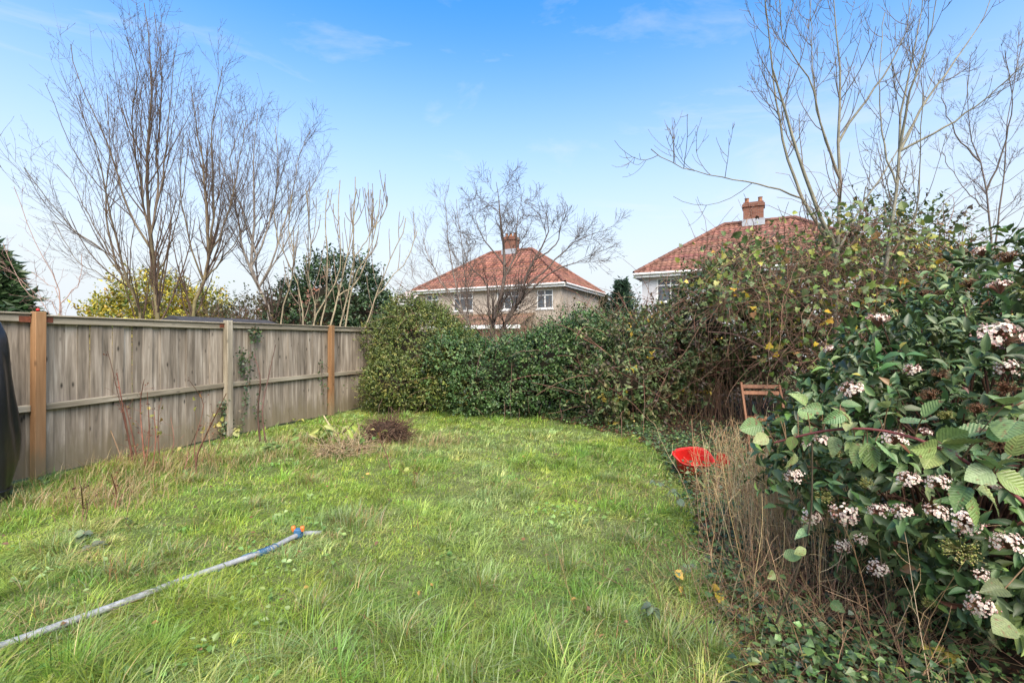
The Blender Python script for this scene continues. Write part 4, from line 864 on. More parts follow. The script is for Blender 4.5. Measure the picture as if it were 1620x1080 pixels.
for k, (px, py, a, s) in enumerate(BL):
    Y = float(np.interp(px, [1200, 1370, 1480, 1620], [1.75, 1.55, 1.45, 1.33])) + (.25 if py > 800 and px < 1400 else 0) + r.normal() * .02
    p = at(px, py, Y); a = math.radians(a)
    d = np.array([math.cos(a), -.35 + .2 * r.normal(), math.sin(a) * .75 - .1]); nn = norm(np.array([0, -.45, .8]) + r.normal(size=3) * .38)
    g = r.random(); col = np.array([.17, .27, .085]) * (1 - g) + np.array([.26, .35, .16]) * g
    if s > 1.9: col *= .55
    col = col * r.uniform(.6, 1.15) * np.array([r.uniform(.85, 1.25), 1, r.uniform(.7, 1.1)])
    leaf_obj(leafB[r.integers(len(leafB))], bramble, p, d, nn, .072 * min(s, 1.35) * r.uniform(.75, 1.2), 1.0, col)
    c0 = pl[np.argmin(np.linalg.norm(pl - p, axis=1))]
    if np.linalg.norm(c0 - p) < .25:
        v, f = tubes(resample([c0, (c0 + p) / 2 + np.array([0, 0, .01]), p], 5)[None], np.full((1, 5), .0018), 5); ob('leaf_stalk', mesh('leaf_stalk', v, f, M_BARK, np.array([.17, .11, .06]), True), bramble)
v, f = tubes(resample([at(1228, 985, 2.1), at(1262, 900, 1.95), at(1282, 820, 1.9), at(1285, 700, 1.8)], 14)[None], np.linspace(.005, .003, 14)[None], 6); ob('cane', mesh('cane', v, f, M_BARK, np.array([.10, .075, .05]), True), bramble)

# ------------------------------------------------------------------ lawn grass
r = RNG(110)
def blades(x, y, ln, wd, lean, az, col, segs):
    n = len(x); z = ground_z(x, y); d = np.stack([np.cos(az), np.sin(az), np.zeros(n)], 1); s = np.stack([-np.sin(az + .6), np.cos(az + .6), np.zeros(n)], 1)
    B = np.stack([x, y, z - .01], 1); V = []
    for k in range(segs + 1):
        t = k / segs; h = ln * (t - .45 * lean * t * t); o = ln * lean * t * t * .9 + ln * .12 * lean * t
        c = B + d * o[:, None] + np.array([0, 0, 1.0]) * h[:, None]
        ww = (wd * (1 - t ** 1.6) * .5)[:, None]
        if k < segs: V += [c - s * ww, c + s * ww]
        else: V.append(c)
    V = np.stack(V, 1); m = 2 * segs + 1; b = (np.arange(n) * m)[:, None]
    F4 = np.concatenate([b + np.array([[2 * k, 2 * k + 1, 2 * k + 3, 2 * k + 2]]) for k in range(segs - 1)]) if segs > 1 else np.zeros((0, 4), int)
    F3 = b + np.array([[2 * segs - 2, 2 * segs - 1, 2 * segs]])
    C = np.repeat(np.clip(col, .005, .7), m, 0)
    return V.reshape(-1, 3), F4, F3, C
def region(x, y):
    ok = (x > fence_x(y) + .03) & (x < lawn_edge(y) + .12 + 1.4 * (fbm(x, y, 1.5, 8) - .42) + .25 * (r.random(len(x)) - .5)) & (y < 10.6)
    ok &= np.abs(x) < 1.09 * y + .8
    return ok
GC = np.array([(.22, .33, .04), (.29, .38, .05), (.14, .245, .03), (.38, .41, .085), (.34, .40, .17), (.46, .37, .18), (.34, .22, .09)])
parts4, parts3, Vs, Cs, off = [], [], [], [], 0
def put(x, y, ln, wd, lean, az, col, segs):
    global off
    v, f4, f3, c = blades(x, y, ln, wd, lean, az, col, segs)
    Vs.append(v); Cs.append(c); parts3.append(f3 + off)
    if len(f4): parts4.append(f4 + off)
    off += len(v)
def clumps(x, y, cs, seed):                       # nearest of a jittered lattice of tuft centres -> offset from it and its id
    rr_ = RNG(seed).random((97, 89, 2)); i = np.floor(x / cs).astype(int); j = np.floor(y / cs).astype(int); best = np.full(len(x), 9e9); ox = np.zeros(len(x)); oy = np.zeros(len(x)); cid = np.zeros(len(x), int)
    for a in (-1, 0, 1):
        for b_ in (-1, 0, 1):
            q = rr_[(i + a) % 97, (j + b_) % 89]; dx = x - (i + a + q[:, 0]) * cs; dy = y - (j + b_ + q[:, 1]) * cs; d = dx * dx + dy * dy; k = d < best
            best = np.where(k, d, best); ox = np.where(k, dx, ox); oy = np.where(k, dy, oy); cid = np.where(k, ((i + a) * 7919 + (j + b_) * 104729) % 4096, cid)
    return ox, oy, cid
CT = RNG(77).random((4096, 4))
for y0, y1, dens, segs, wmul in ((1.7, 3.2, 5200, 3, 1.0), (3.2, 5.2, 3600, 2, 1.25), (5.2, 7.4, 2600, 2, 1.7), (7.4, 10.6, 1800, 2, 2.3)):
    n = int((y1 - y0) * (1.09 * y1 + .8 + 2.5) * dens); x = r.uniform(-(1.09 * y1 + .8), 2.5, n); y = r.uniform(y0, y1, n)
    k = region(x, y) & (r.random(n) < .35 + .9 * vnoise(x, y, 3.1, 12)); x, y = x[k], y[k]; n = len(x)
    tall = fbm(x, y, 1.3, 21); clump = vnoise(x, y, 6.0, 22); dead = fbm(x, y, .9, 23) * .6 + .4 * fbm(x, y, 4.0, 24)
    nearf = np.clip(1 - (x - fence_x(y)) / 1.3, 0, 1)
    fore = np.clip((3.3 - y) / 1.2, 0, 1)
    ox, oy, cid = clumps(x, y, .17, 3); ct = CT[cid]
    patch = np.clip((fbm(x, y, 2.6, 41) - .36) / .3, 0, 1)              # tufted against trodden short turf
    ln = (.018 + .04 * tall + .075 * patch ** 2 + .025 * (clump > .62) + .02 * fore) * r.uniform(.5, 1.5, n)
    ln *= .55 + .95 * ct[:, 0] ** 1.5
    az = np.arctan2(oy, ox) + r.normal(size=n) * .8 + 1.2 * (ct[:, 3] - .5); lean = np.clip(.45 + 7.5 * np.hypot(ox, oy) + .5 * (ct[:, 1] - .4) + .3 * r.normal(size=n), .05, 1.6)
    pd = np.clip(.02 + 2.6 * (dead - .535) + .22 * nearf, .025, .7); g = r.random(n)
    tone = fbm(x, y, 1.7, 27) + .06 * r.normal(size=n); t1 = np.clip((tone - .36) / .28, 0, 1)[:, None]
    base = (1 - t1) * np.array([.12, .255, .04]) + t1 * np.array([.27, .39, .05])
    ci = r.choice(5, n, p=[.34, .22, .18, .18, .08]); col = .4 * GC[ci] + .6 * base
    pale = np.clip((fbm(x, y, 1.0, 43) - .56) / .1, 0, 1)[:, None] * .7; col = col * (1 - pale) + np.array([.37, .44, .16]) * pale
    col = col * (.62 + .72 * ct[:, 2:3]) * (1 + (ct[:, 1:2] - .5) * np.array([.35, 0, -.2])); strip = np.exp(-(((x + .15) / .55) ** 2 + ((y - 3.9) / 1.1) ** 2))[:, None] * .45; col = col * (1 - strip) + np.array([.36, .44, .17]) * strip
    dd = g < pd; col[dd] = GC[r.choice([3, 5, 6], int(dd.sum()), p=[.35, .42, .23])]
    col = col * (1 + .22 * r.normal(size=(n, 1)))
    put(x, y, ln, r.uniform(.003, .0075, n) * wmul, lean, az, col, segs)
n = 330000; y = 1.7 + 8.9 * r.random(n) ** 1.5; x = r.uniform(-1, 1, n) * (1.09 * y + .8); k = region(x, y); x, y = x[k], y[k]; n = len(x)      # matted low layer
t1 = np.clip((fbm(x, y, 1.7, 27) - .36) / .28, 0, 1)[:, None]; dk = fbm(x, y, 2.3, 44)
k = r.random(n) < .35 + 1.2 * np.clip(dk - .3, 0, 1); cm = (.5 * palette(r, n, [GC[0], GC[1], GC[3], GC[4], GC[5]], [3, 3, 2, 1, .9], .2) + .5 * ((1 - t1) * np.array([.12, .25, .04]) + t1 * np.array([.27, .39, .05]))) * (.55 + .95 * dk)[:, None]
x, y, cm = x[k], y[k], cm[k]; n = len(x)
put(x, y, r.uniform(.03, .075, n), r.uniform(.0035, .0065, n) * (1 + .18 * (y - 1.7)), np.clip(.9 + .35 * r.normal(size=n), .2, 1.6), r.uniform(0, 6.28, n), cm, 2)
# tussocks: (px, py of the base, size, brown share)
TUS = [(200, 915, 1.1, .4), (270, 880, .8, .2), (560, 830, 1.3, .35), (500, 965, .8, .3), (900, 905, 1.0, .05), (760, 930, .9, .1), (1000, 860, .8, .1), (640, 1010, 1.1, .1), (860, 1040, 1.2, .05), (1060, 1030, 1.2, .1), (440, 1050, 1.0, .1), (120, 1010, 1.0, .2), (330, 960, .8, .2),
       (490, 760, .9, .6), (660, 765, .7, .2), (820, 790, .8, .05), (700, 860, .7, .1), (960, 760, .8, .1), (400, 800, .8, .3), (90, 870, .9, .2), (740, 1070, 1.2, .05), (960, 985, .9, .05), (560, 920, .8, .2), (840, 690, .8, .05), (720, 680, .7, .2), (1090, 940, 1.0, .1), (1130, 1040, 1.1, .1), (40, 800, .9, .3), (300, 760, .8, .6), (420, 720, .8, .5)]
for px, py, s, brown in TUS:
    Y = FPX * EYE / (py - HY); X = (px - CX) / FPX * Y; n = int(330 * s); a = r.uniform(0, 6.28, n); q = np.abs(r.normal(size=n)) * .13 * s
    c = palette(r, n, [(.19, .28, .055), (.25, .32, .09), (.3, .36, .18), (.42, .31, .15), (.3, .17, .07)], [2, 2, 1.5, 2 * brown, 2 * brown], .15)
    put(X + q * np.cos(a), Y + q * np.sin(a), r.uniform(.06, .2, n) * s ** .5, r.uniform(.003, .0055, n) * (1 + .12 * Y), np.clip(r.normal(size=n) * .4 + .7, .1, 1.3), a + r.normal(size=n) * 1.0 + .8 * math.sin(px), c, 4 if Y < 4 else 3)
# straw-coloured tufts along the fence and the heap
for cx_, cy_, nn_, sp in [(245, 745, 700, .5), (330, 730, 600, .45), (180, 780, 500, .4), (540, 715, 600, .4), (470, 700, 300, .3), (690, 700, 300, .3), (120, 800, 300, .3)]:
    Y = FPX * EYE / (cy_ - HY); X = (cx_ - CX) / FPX * Y; x = X + r.normal(size=nn_) * sp; y = Y + r.normal(size=nn_) * sp * .6; k = x > fence_x(y) + .03; x, y = x[k], y[k]; n = len(x)
    put(x, y, r.uniform(.1, .3, n), r.uniform(.005, .008, n), np.clip(r.normal(size=n) * .3 + .6, .05, 1.2), r.uniform(0, 6.28, n), palette(r, n, [(.42, .32, .17), (.34, .22, .10), (.30, .27, .10)], [2, 1, 1], .15), 3)
# rosettes of small broad leaves and a few fallen leaves
n = 420; y = 1.9 + 8 * r.random(n) ** 1.3; x = r.uniform(-1, 1, n) * (1.05 * y + .4); k = region(x, y) & (fbm(x, y, 1.3, 46) > .47); x, y = x[k], y[k]; m_ = len(x); nl = 9
rp_ = np.repeat(np.stack([x, y, ground_z(x, y) + .03], 1), nl, 0) + r.normal(size=(m_ * nl, 3)) * np.array([.06, .06, .015]); dl_ = rdirs(r, m_ * nl) * np.array([1, 1, .25]) + np.array([0, 0, .15])
v, f, cc = scatter(LEAF_M, rp_, dl_, norm(np.array([0, -.2, 1]) + .4 * r.normal(size=(m_ * nl, 3))), r.uniform(.018, .042, m_ * nl) * (1 + .06 * rp_[:, 1]), 1.1, np.repeat(palette(r, m_, [(.12, .22, .045), (.19, .28, .07), (.25, .33, .12), (.11, .18, .045)], [2, 2, 1, 1], .15), nl, 0))
tag(ob('lawn_weeds', mesh('lawn_weeds', v, f, M_LEAF, cc)), 'small broad leaved weeds scattered through the lawn', 'weeds', kind='stuff')
n = 260; y = 1.9 + 8 * r.random(n); x = r.uniform(-1, 1, n) * (1.05 * y + .4); k = region(x, y); x, y = x[k], y[k]; n = len(x)
v, f, cc = scatter(LEAF_M, np.stack([x, y, ground_z(x, y) + r.uniform(.03, .07, n)], 1), rdirs(r, n) * np.array([1, 1, .3]), norm(np.array([0, -.3, 1]) + .4 * r.normal(size=(n, 3))), r.uniform(.022, .045, n), 1.1, palette(r, n, [(.22, .12, .06), (.34, .2, .06), (.14, .08, .05)], [2, 1, 2], .2))
tag(ob('fallen_leaves', mesh('fallen_leaves', v, f, M_DRY, cc)), 'brown fallen leaves lying in the grass', 'leaves', kind='stuff')
m = mesh('lawn_grass', np.concatenate(Vs), [np.concatenate(parts4), np.concatenate(parts3)], M_GRASS, np.concatenate(Cs))
tag(ob('lawn_grass', m), 'rough overgrown green grass covering the garden', 'grass', kind='stuff')

# ------------------------------------------------------------------ ground cover and dead stalks on the right
r = RNG(120)
n = 34000; y = r.uniform(1.7, 9.6, n) ** 1.0; x = lawn_edge(y) - .2 + r.exponential(.5, n) + r.exponential(.55, n); k = (x < 1.09 * y + .6) & (fbm(x, y, 1.9, 31) + .1 * r.normal(size=n) > .46); x, y = x[k], y[k]; n = len(x)
P = np.stack([x, y, ground_z(x, y) + np.abs(r.normal(size=n)) * .07 + .01 + .1 * np.clip(fbm(x, y, 1.2, 33) - .45, 0, 1)], 1)
c_ = palette(r, n, [(.05, .095, .03), (.08, .135, .04), (.13, .19, .06), (.24, .26, .05), (.03, .06, .025)], [3, 3, 1.5, .15, 2], .25)
h_ = r.random(n) < .4; Dg, Ng, Lg = rdirs(r, n) * np.array([1, 1, .3]), norm(np.array([0, -.15, 1]) + r.normal(size=(n, 3)) * .55), r.uniform(.016, .048, n)
v, f, cc = cat([scatter(LEAF_IS, P[h_], Dg[h_], Ng[h_], Lg[h_], .95, c_[h_]), scatter(LEAF4, P[~h_], Dg[~h_], Ng[~h_], Lg[~h_] * 1.1, 1.0, c_[~h_])])
tag(ob('ground_ivy', mesh('ground_ivy', v, f, M_GLOSS, cc)), 'dark ivy and seedlings carpeting the ground under the shrubs', 'ground cover', kind='stuff')
n = 15000; y = r.uniform(1.7, 9.8, n); x = lawn_edge(y) - .1 + r.exponential(1.0, n); P = np.stack([x, y, ground_z(x, y) + np.abs(r.normal(size=n)) * .02 + .01], 1)
v, f, cc = scatter(LEAF2, P, rdirs(r, n) * np.array([1, 1, .2]), norm(np.array([0, 0, 1]) + r.normal(size=(n, 3)) * .35), r.uniform(.03, .06, n), .6, palette(r, n, [(.10, .055, .03), (.16, .09, .05), (.24, .16, .09), (.06, .035, .022), (.36, .22, .03)], [3, 3, 1, 2, .12], .15))
tag(ob('leaf_litter', mesh('leaf_litter', v, f, M_DRY, cc)), 'brown fallen leaves on bare earth under the shrubs', 'leaf litter', kind='stuff')
def stalks(name, label, cx, cy, sx, sy, n, h, cols, seed, lean=.14, n2=4, rad=.0024):
    r = RNG(seed); x = cx + r.normal(size=n) * sx; y = cy + r.normal(size=n) * sy; P = [np.stack([x, y, ground_z(x, y)], 1)]
    D = norm(np.stack([r.normal(size=n) * lean, r.normal(size=n) * lean, np.ones(n)], 1)); L_ = h * r.uniform(.45, 1.05, n)
    for k in range(6): D = norm(D + r.normal(size=(n, 3)) * .06); P.append(P[-1] + D * (L_ / 6)[:, None])
    PL = np.stack(P, 1); R = np.tile(np.linspace(rad, rad * .5, 7), (n, 1)); v, f = tubes(PL, R, 4); parts = [(v, f, np.repeat(palette(r, n, cols, np.ones(len(cols)), .15), 28, 0))]
    Q, S = grow(r, PL, R, n * n2, (.08, .32), (25, 75), .05, K=5, rf=.6, wig=.22, tr=(.3, .98), rmin=.0011); v, f = tubes(Q, S, 3); parts.append((v, f, np.repeat(palette(r, len(Q), cols, np.ones(len(cols)), .15), 15, 0)))
    v, f, c = cat(parts); t = ob(name, mesh(name, v, f, M_DRY, c, True)); tag(t, label, 'dead stalks', kind='stuff')
    return t
ST = [(.62, .45, .24), (.70, .55, .33), (.45, .29, .15), (.52, .34, .19)]
stalks('dead_stalks', 'clump of dead straw coloured stalks standing between tub and flowering shrub', 1.85, 3.4, .2, .42, 290, .95, ST, 131, .13, 5)
stalks('dead_stalks', 'pale dry stalks around the red tub and below the folding chair', 3.0, 5.3, .28, .45, 110, .7, ST, 132, .25, 5)
stalks('dead_stalks', 'matted dry stems on the ground under the flowering shrub', 1.7, 2.7, .4, .4, 420, .45, [(.26, .18, .10), (.18, .11, .07)], 133, .8, 3)
stalks('dead_stalks', 'brown hanging dead canes inside the dark hollow', 3.8, 9.2, .9, .35, 240, 1.5, [(.17, .10, .065), (.22, .14, .09)], 134, .25, 3, .004)

# ------------------------------------------------------------------ small bramble sprigs and weeds with broad leaves
def sprig(name, label, px, py, n, h, leaf, cols, seed, spread=.2, T=None, cat_='weed', mt=None, up=.6):
    Y = FPX * EYE / (py - HY); X = (px - CX) / FPX * Y; r = RNG(seed); t = thing(name, label, cat_, (X, Y, 0)); z = float(ground_z(X, Y)); b = np.array([X, Y, z])
    m = max(2, n // 5); D = norm(np.stack([r.normal(size=m) * .7, r.normal(size=m) * .5, np.full(m, up)], 1)); P = [b + np.stack([r.normal(size=m) * spread * .3, r.normal(size=m) * spread * .3, np.zeros(m)], 1)]
    for k in range(5): D = norm(D + r.normal(size=(m, 3)) * .15 - np.array([0, 0, .08])); P.append(P[-1] + D * (h / 5) * r.uniform(.6, 1.2, (m, 1)))
    PL = np.stack(P, 1); PL[:, :, 2] = np.maximum(PL[:, :, 2], z + .015)
    for q in range(m):
        v, f = tubes(PL[q:q + 1], np.linspace(.004, .0018, 6)[None], 5); ob('stem', mesh('stem', v, f, M_BARK, np.array([.15, .11, .06]), True), t)
    me = [leafG, leafB[0], leafB[1]] if T is None else T
    for q in range(n):
        i, u = r.integers(m), r.integers(2, 6); d = np.array([r.normal(), r.normal() - .4, -.1 + .3 * r.normal()]); nn = norm(np.array([0, -.3, 1]) + r.normal(size=3) * .35)
        leaf_obj(me[q % len(me)], t, PL[i, u], d, nn, leaf * r.uniform(.7, 1.3), 1.0, palette(r, 1, cols, np.ones(len(cols)), .12)[0])
    return t
GRN = [(.09, .15, .045), (.12, .18, .06), (.075, .12, .05)]; PALE = [(.13, .18, .10), (.11, .15, .09), (.09, .12, .075)]
for a in [('bramble_sprig', 'pale bramble sprig in the grass nearest the bottom right', 1040, 985, 12, .3, .055, PALE, 201), ('bramble_sprig', 'grey green bramble sprig left of the dead stalks on the lawn', 1070, 800, 16, .45, .06, PALE, 202),
          ('bramble_sprig', 'small sprig with a yellow leaf at the lawn edge by the stalks', 1110, 960, 9, .2, .06, [(.13, .18, .09), (.42, .28, .04), (.1, .14, .06)], 203), ('bramble_sprig', 'bramble sprig in front of the folding chair seat', 1190, 740, 22, .75, .075, PALE, 204),
          ('bramble_sprig', 'bramble leaves covering the right leg of the folding chair', 1225, 738, 30, .7, .08, PALE, 216), ('bramble_sprig', 'low bramble growth behind the red tub', 1040, 715, 20, .4, .07, GRN, 205), ('bramble_sprig', 'bramble seedling at the foot of the flowering shrub', 1235, 1010, 14, .3, .06, GRN, 206),
          ('bramble_sprig', 'broad dark leaves in the bottom right corner', 1300, 1050, 16, .28, .06, [(.05, .09, .035), (.07, .12, .04)], 207), ('bramble_sprig', 'yellowing seedling under the flowering shrub', 1490, 1045, 12, .25, .06, [(.09, .14, .04), (.33, .29, .05)], 208),
          ('bramble_sprig', 'bramble shoot rising at the left end of the ivy ground cover', 1165, 930, 14, .35, .065, PALE, 212),
          ('broadleaf_weed', 'flat pale rosette of weeds among the grass left of the hose', 170, 850, 22, .22, .07, PALE, 209, .4), ('broadleaf_weed', 'flat weed patch by the black cover', 35, 780, 16, .2, .07, GRN, 210, .3),
          ('broadleaf_weed', 'weed with lobed leaves on the lawn before the fence', 462, 715, 16, .4, .10, [(.12, .2, .05), (.17, .25, .07)], 211), ('broadleaf_weed', 'green weeds right of the cut branch heap', 582, 705, 18, .4, .10, [(.11, .19, .05), (.22, .26, .06)], 213),
          ('broadleaf_weed', 'small yellow green seedling against the fence near the far tan post', 437, 672, 9, .45, .09, [(.3, .3, .06), (.2, .24, .06)], 214), ('broadleaf_weed', 'pale seedling beside the ivy at the foot of the grey post', 368, 695, 7, .3, .09, [(.4, .4, .14), (.33, .36, .12)], 215)]:
    sprig(*a)

# dead weed stems by the fence
def weed(label, pts, rads, Y, seed, col=(.16, .07, .05), seeds=20, leaves=0, side=8):
    r = RNG(seed); p0 = at(*pts[0][0], Y); t = thing('dead_weed', label, 'weed', (p0[0], Y, 0)); PL = []
    for pl, rr in zip(pts, rads):
        P = np.array([at(x, y, Y + .1 * k * r.normal()) for k, (x, y) in enumerate(pl)]); P[0, 2] = min(P[0, 2], float(ground_z(P[0, 0], P[0, 1]))); p = resample(P, 10); PL.append(p)
        v, f = tubes(p[None], np.linspace(rr * 1.35, rr * .5, 10)[None], 6); ob('stem', mesh('stem', v, f, M_BARK, palette(r, len(v), [col], [1], .12), True), t)
    PL = np.array(PL); R = np.tile(np.linspace(.005, .002, 10), (len(PL), 1)); Q, S = grow(r, PL, R, side * len(PL), (.08, .3), (25, 65), .05, K=5, wig=.15, rmin=.0018)
    v, f = tubes(Q, S, 4); ob('side_shoots', mesh('side_shoots', v, f, M_BARK, np.array(col), True), t, 'stuff')
    if seeds:
        n = seeds * len(PL); q = Q[r.integers(len(Q), size=n), r.integers(2, 5, n)]; v, f, c = scatter(LEAF2, q, rdirs(r, n), rdirs(r, n), r.uniform(.012, .03, n), .7, palette(r, n, [(.07, .03, .025), (.14, .06, .04)], [1, 1], .1)); ob('seed_heads', mesh('seed_heads', v, f, M_DRY, c), t, 'stuff')
    if leaves:
        n = leaves; q = Q[r.integers(len(Q), size=n), 4]
        for k in range(n): leaf_obj(leafG, t, q[k], r.normal(size=3), norm(r.normal(size=3) + np.array([0, -.3, .8])), r.uniform(.04, .065), 1, palette(r, 1, [(.26, .26, .06), (.33, .27, .08), (.3, .16, .05)], [2, 2, 1])[0])
weed('reddish dead dock stems standing before the left fence bay', [[(216, 755), (205, 700), (192, 630), (185, 590)], [(222, 755), (210, 690), (198, 640)], [(212, 750), (202, 690), (172, 560), (170, 555)]], [.009, .008, .005], 5.9, 221, seeds=18)
weed('leaning dead stalk with bent tip in the left fence bay', [[(195, 725), (170, 670), (142, 628)]], [.006], 6.0, 222, (.24, .16, .10), seeds=2, side=4)
weed('brown stems with yellowing leaves before the middle of the left bay', [[(255, 745), (250, 690), (252, 640)], [(262, 745), (275, 700), (270, 660)], [(240, 750), (230, 710), (238, 670)]], [.006, .005, .005], 6.1, 223, (.2, .1, .07), 6, 9)
weed('thick dark leaning stem before the grey post', [[(315, 785), (310, 730), (325, 690), (358, 622)], [(312, 740), (308, 700), (322, 640), (300, 602)], [(290, 745), (300, 710), (312, 680)]], [.009, .005, .005], 5.6, 224, (.17, .085, .06), 14, 9)
weed('two slim dark bare stems with fine twigs before the ivy strands', [[(412, 700), (408, 650), (412, 600), (402, 560)], [(421, 698), (415, 650), (424, 600), (436, 545)]], [.011, .009], 7.2, 225, (.13, .075, .06), 2, 0, 10)
weed('tall rust red stems left of the yellowing leaves in the left bay', [[(232, 760), (226, 700), (222, 640), (228, 600)], [(238, 758), (246, 700), (244, 650)], [(228, 752), (236, 690), (233, 620)]], [.007, .006, .006], 5.7, 235, (.21, .09, .06), 14, 5)
weed('pale dry stems with crisp leaves right of the dark leaning stem', [[(335, 720), (330, 680), (338, 650)], [(342, 718), (350, 690), (345, 665)], [(325, 725), (320, 690), (326, 668)]], [.005, .005, .005], 6.6, 236, (.26, .17, .1), 8, 10)
weed('short brown dead stump stems in the grass by the left post', [[(130, 832), (131, 800), (128, 768)], [(134, 832), (138, 805), (136, 790)]], [.005, .004], 4.1, 226, (.13, .075, .05), 8)
weed('short rusty dead stem in the lawn before the left bay', [[(182, 805), (184, 780), (176, 750)], [(186, 805), (192, 785), (205, 765)]], [.006, .005], 4.5, 227, (.2, .1, .06), 10)
weed('lone thin dead stem on the lawn below the leafy heap', [[(618, 745), (612, 720), (600, 690), (604, 672)]], [.006], 5.8, 228, (.17, .09, .06), 5, 3, 4)
weed('short dead flower stem with brown head on the open lawn', [[(657, 775), (656, 760), (655, 745)]], [.004], 5.1, 229, (.25, .14, .06), 14, 2, 6)

# ivy strands on the fence
def ivy(label, strands, Ys, seed, n):
    r = RNG(seed); t = thing('ivy_vine', label, 'ivy', (*at(*strands[0][0], Ys)[:2], 0)); Q = []
    for pl in strands:
        P = []
        for x, y in pl:                                   # on the lawn-side face of the boards
            k = (x - CX) / FPX; s = (k * P1[1] - P1[0]) / (FD[0] - k * FD[1]); xy = P1 + FD * s + FN * .03; P.append((xy[0], xy[1], EYE + (HY - y) / FPX * xy[1]))
        p = resample(P, 16); p[:, :2] += r.normal(size=(16, 1)) * .01 * FD; Q.append(p); v, f = tubes(p[None], np.full((1, 16), .004), 5); ob('stem', mesh('stem', v, f, M_BARK, np.array([.12, .08, .055]), True), t)
    Q = np.concatenate(Q); q = Q[r.integers(len(Q), size=n)] + np.array([FD[0], FD[1], 0]) * r.normal(size=(n, 1)) * .055 + np.array([0, 0, 1]) * r.normal(size=(n, 1)) * .05 + np.array([FN[0], FN[1], 0]) * r.uniform(.0, .05, (n, 1))
    v, f, c = scatter(LEAF_I, q, rdirs(r, n) + np.array([0, 0, -.6]), norm(np.array([FN[0], FN[1], .4]) + r.normal(size=(n, 3)) * .35), r.uniform(.03, .055, n), .95, palette(r, n, [(.05, .085, .03), (.075, .11, .04), (.035, .06, .025), (.13, .09, .05)], [3, 2, 2, .5], .15)); ob('leaves', mesh('leaves', v, f, M_GLOSS, c), t, 'stuff')
ivy('ivy strand hanging down the boards right of the grey post', [[(392, 520), (394, 570), (390, 600), (385, 640), (378, 670)], [(378, 555), (380, 590)], [(393, 525), (408, 530)]], 7.9, 231, 260)
ivy('dense ivy climbing the foot of the grey post', [[(350, 695), (351, 660), (350, 635)]], 7.5, 232, 150)
ivy('thin ivy runner on the boards before the far tan post', [[(405, 675), (404, 640), (405, 620)], [(510, 640), (508, 600), (505, 575), (518, 582)]], 8.5, 233, 70)

# ------------------------------------------------------------------ heap of cut branches and the root clod
r = RNG(141)
def clod(label, px, py, w_, h_, seed, earth=True):
    Y = FPX * EYE / (py - HY); X = (px - CX) / FPX * Y; r = RNG(seed); t = thing('root_clod', label, 'root ball', (X, Y, 0)); E = [(X, Y, h_ * .35, w_ / 2, w_ * .4, h_ * .65), (X + .12, Y + .05, h_ * .3, w_ * .35, w_ * .3, h_ * .5)]
    E.append((X - .14, Y - .05, h_ * .25, w_ * .3, w_ * .3, h_ * .4))
    v, f, c = core(E, (.035, .022, .016), .85 if earth else .4, seed, -.05); ob('earth', mesh('earth', v, f, M_SOIL, c, True), t)
    P, N = shell(r, E, 700 if earth else 260, (.7, 1.05), .35, seed, s=3); n = len(P); D = norm(N * .7 + r.normal(size=(n, 3)) * .8 * (1 if earth else np.array([2, 1.5, .5]))); pts = [P]; L_ = r.uniform(.06, .3 if earth else .5, n)
    for k in range(4): D = norm(D + r.normal(size=(n, 3)) * .35); pts.append(pts[-1] + D * (L_ / 4)[:, None])
    v, f = tubes(np.stack(pts, 1), np.tile(np.linspace(.005, .002, 5), (n, 1)), 4); ob('roots', mesh('roots', v, f, M_BARK, palette(r, len(v), [(.10, .055, .038), (.19, .12, .075), (.055, .034, .024)] if earth else [(.3, .22, .13), (.2, .13, .08), (.36, .29, .18)], [2, 1.4, 2], .1), True), t, 'stuff')
clod('dark brown upturned root clod on the lawn before the olive hedge', 612, 697, .55, .33, 142)
clod('low matted heap of dead brown stems under the cut leafy branch', 545, 716, .62, .10, 143, False)
cb = thing('cut_branch', 'cut branch with long drooping yellow green leaves on the dead heap', 'branch', (*at(520, 705, 7.1)[:2], 0))
v, f = tubes(resample([at(505, 705, 7.1), at(520, 688, 7.1), at(545, 682, 7.0), at(560, 668, 6.9)], 9)[None], np.linspace(.014, .007, 9)[None], 6); ob('stem', mesh('stem', v, f, M_BARK, np.array([.12, .10, .05]), True), cb)
v, f = tubes(resample([at(528, 684, 7.1), at(512, 657, 7.1)], 4)[None], np.linspace(.012, .010, 4)[None], 6); ob('stem', mesh('stem', v, f, M_BARK, np.array([.40, .34, .2]), True), cb)
for k in range(78):
    a = r.uniform(0, 6.28); grp = [(510, 685), (512, 680), (550, 678), (500, 690), (525, 690)][k % 5]; p = at(grp[0] + r.normal() * 6, grp[1] + r.normal() * 5, 7.05 + r.normal() * .1)
    leaf_obj(leafV, cb, p, np.array([math.cos(a) * .7, math.sin(a) * .5, -.75 + .5 * r.normal()]), norm(np.array([0, -.7, .5]) + r.normal(size=3) * .4), r.uniform(.12, .2), .9, palette(r, 1, [(.26, .32, .06), (.42, .42, .14), (.12, .19, .035)], [2, 1.5, 1.5])[0])

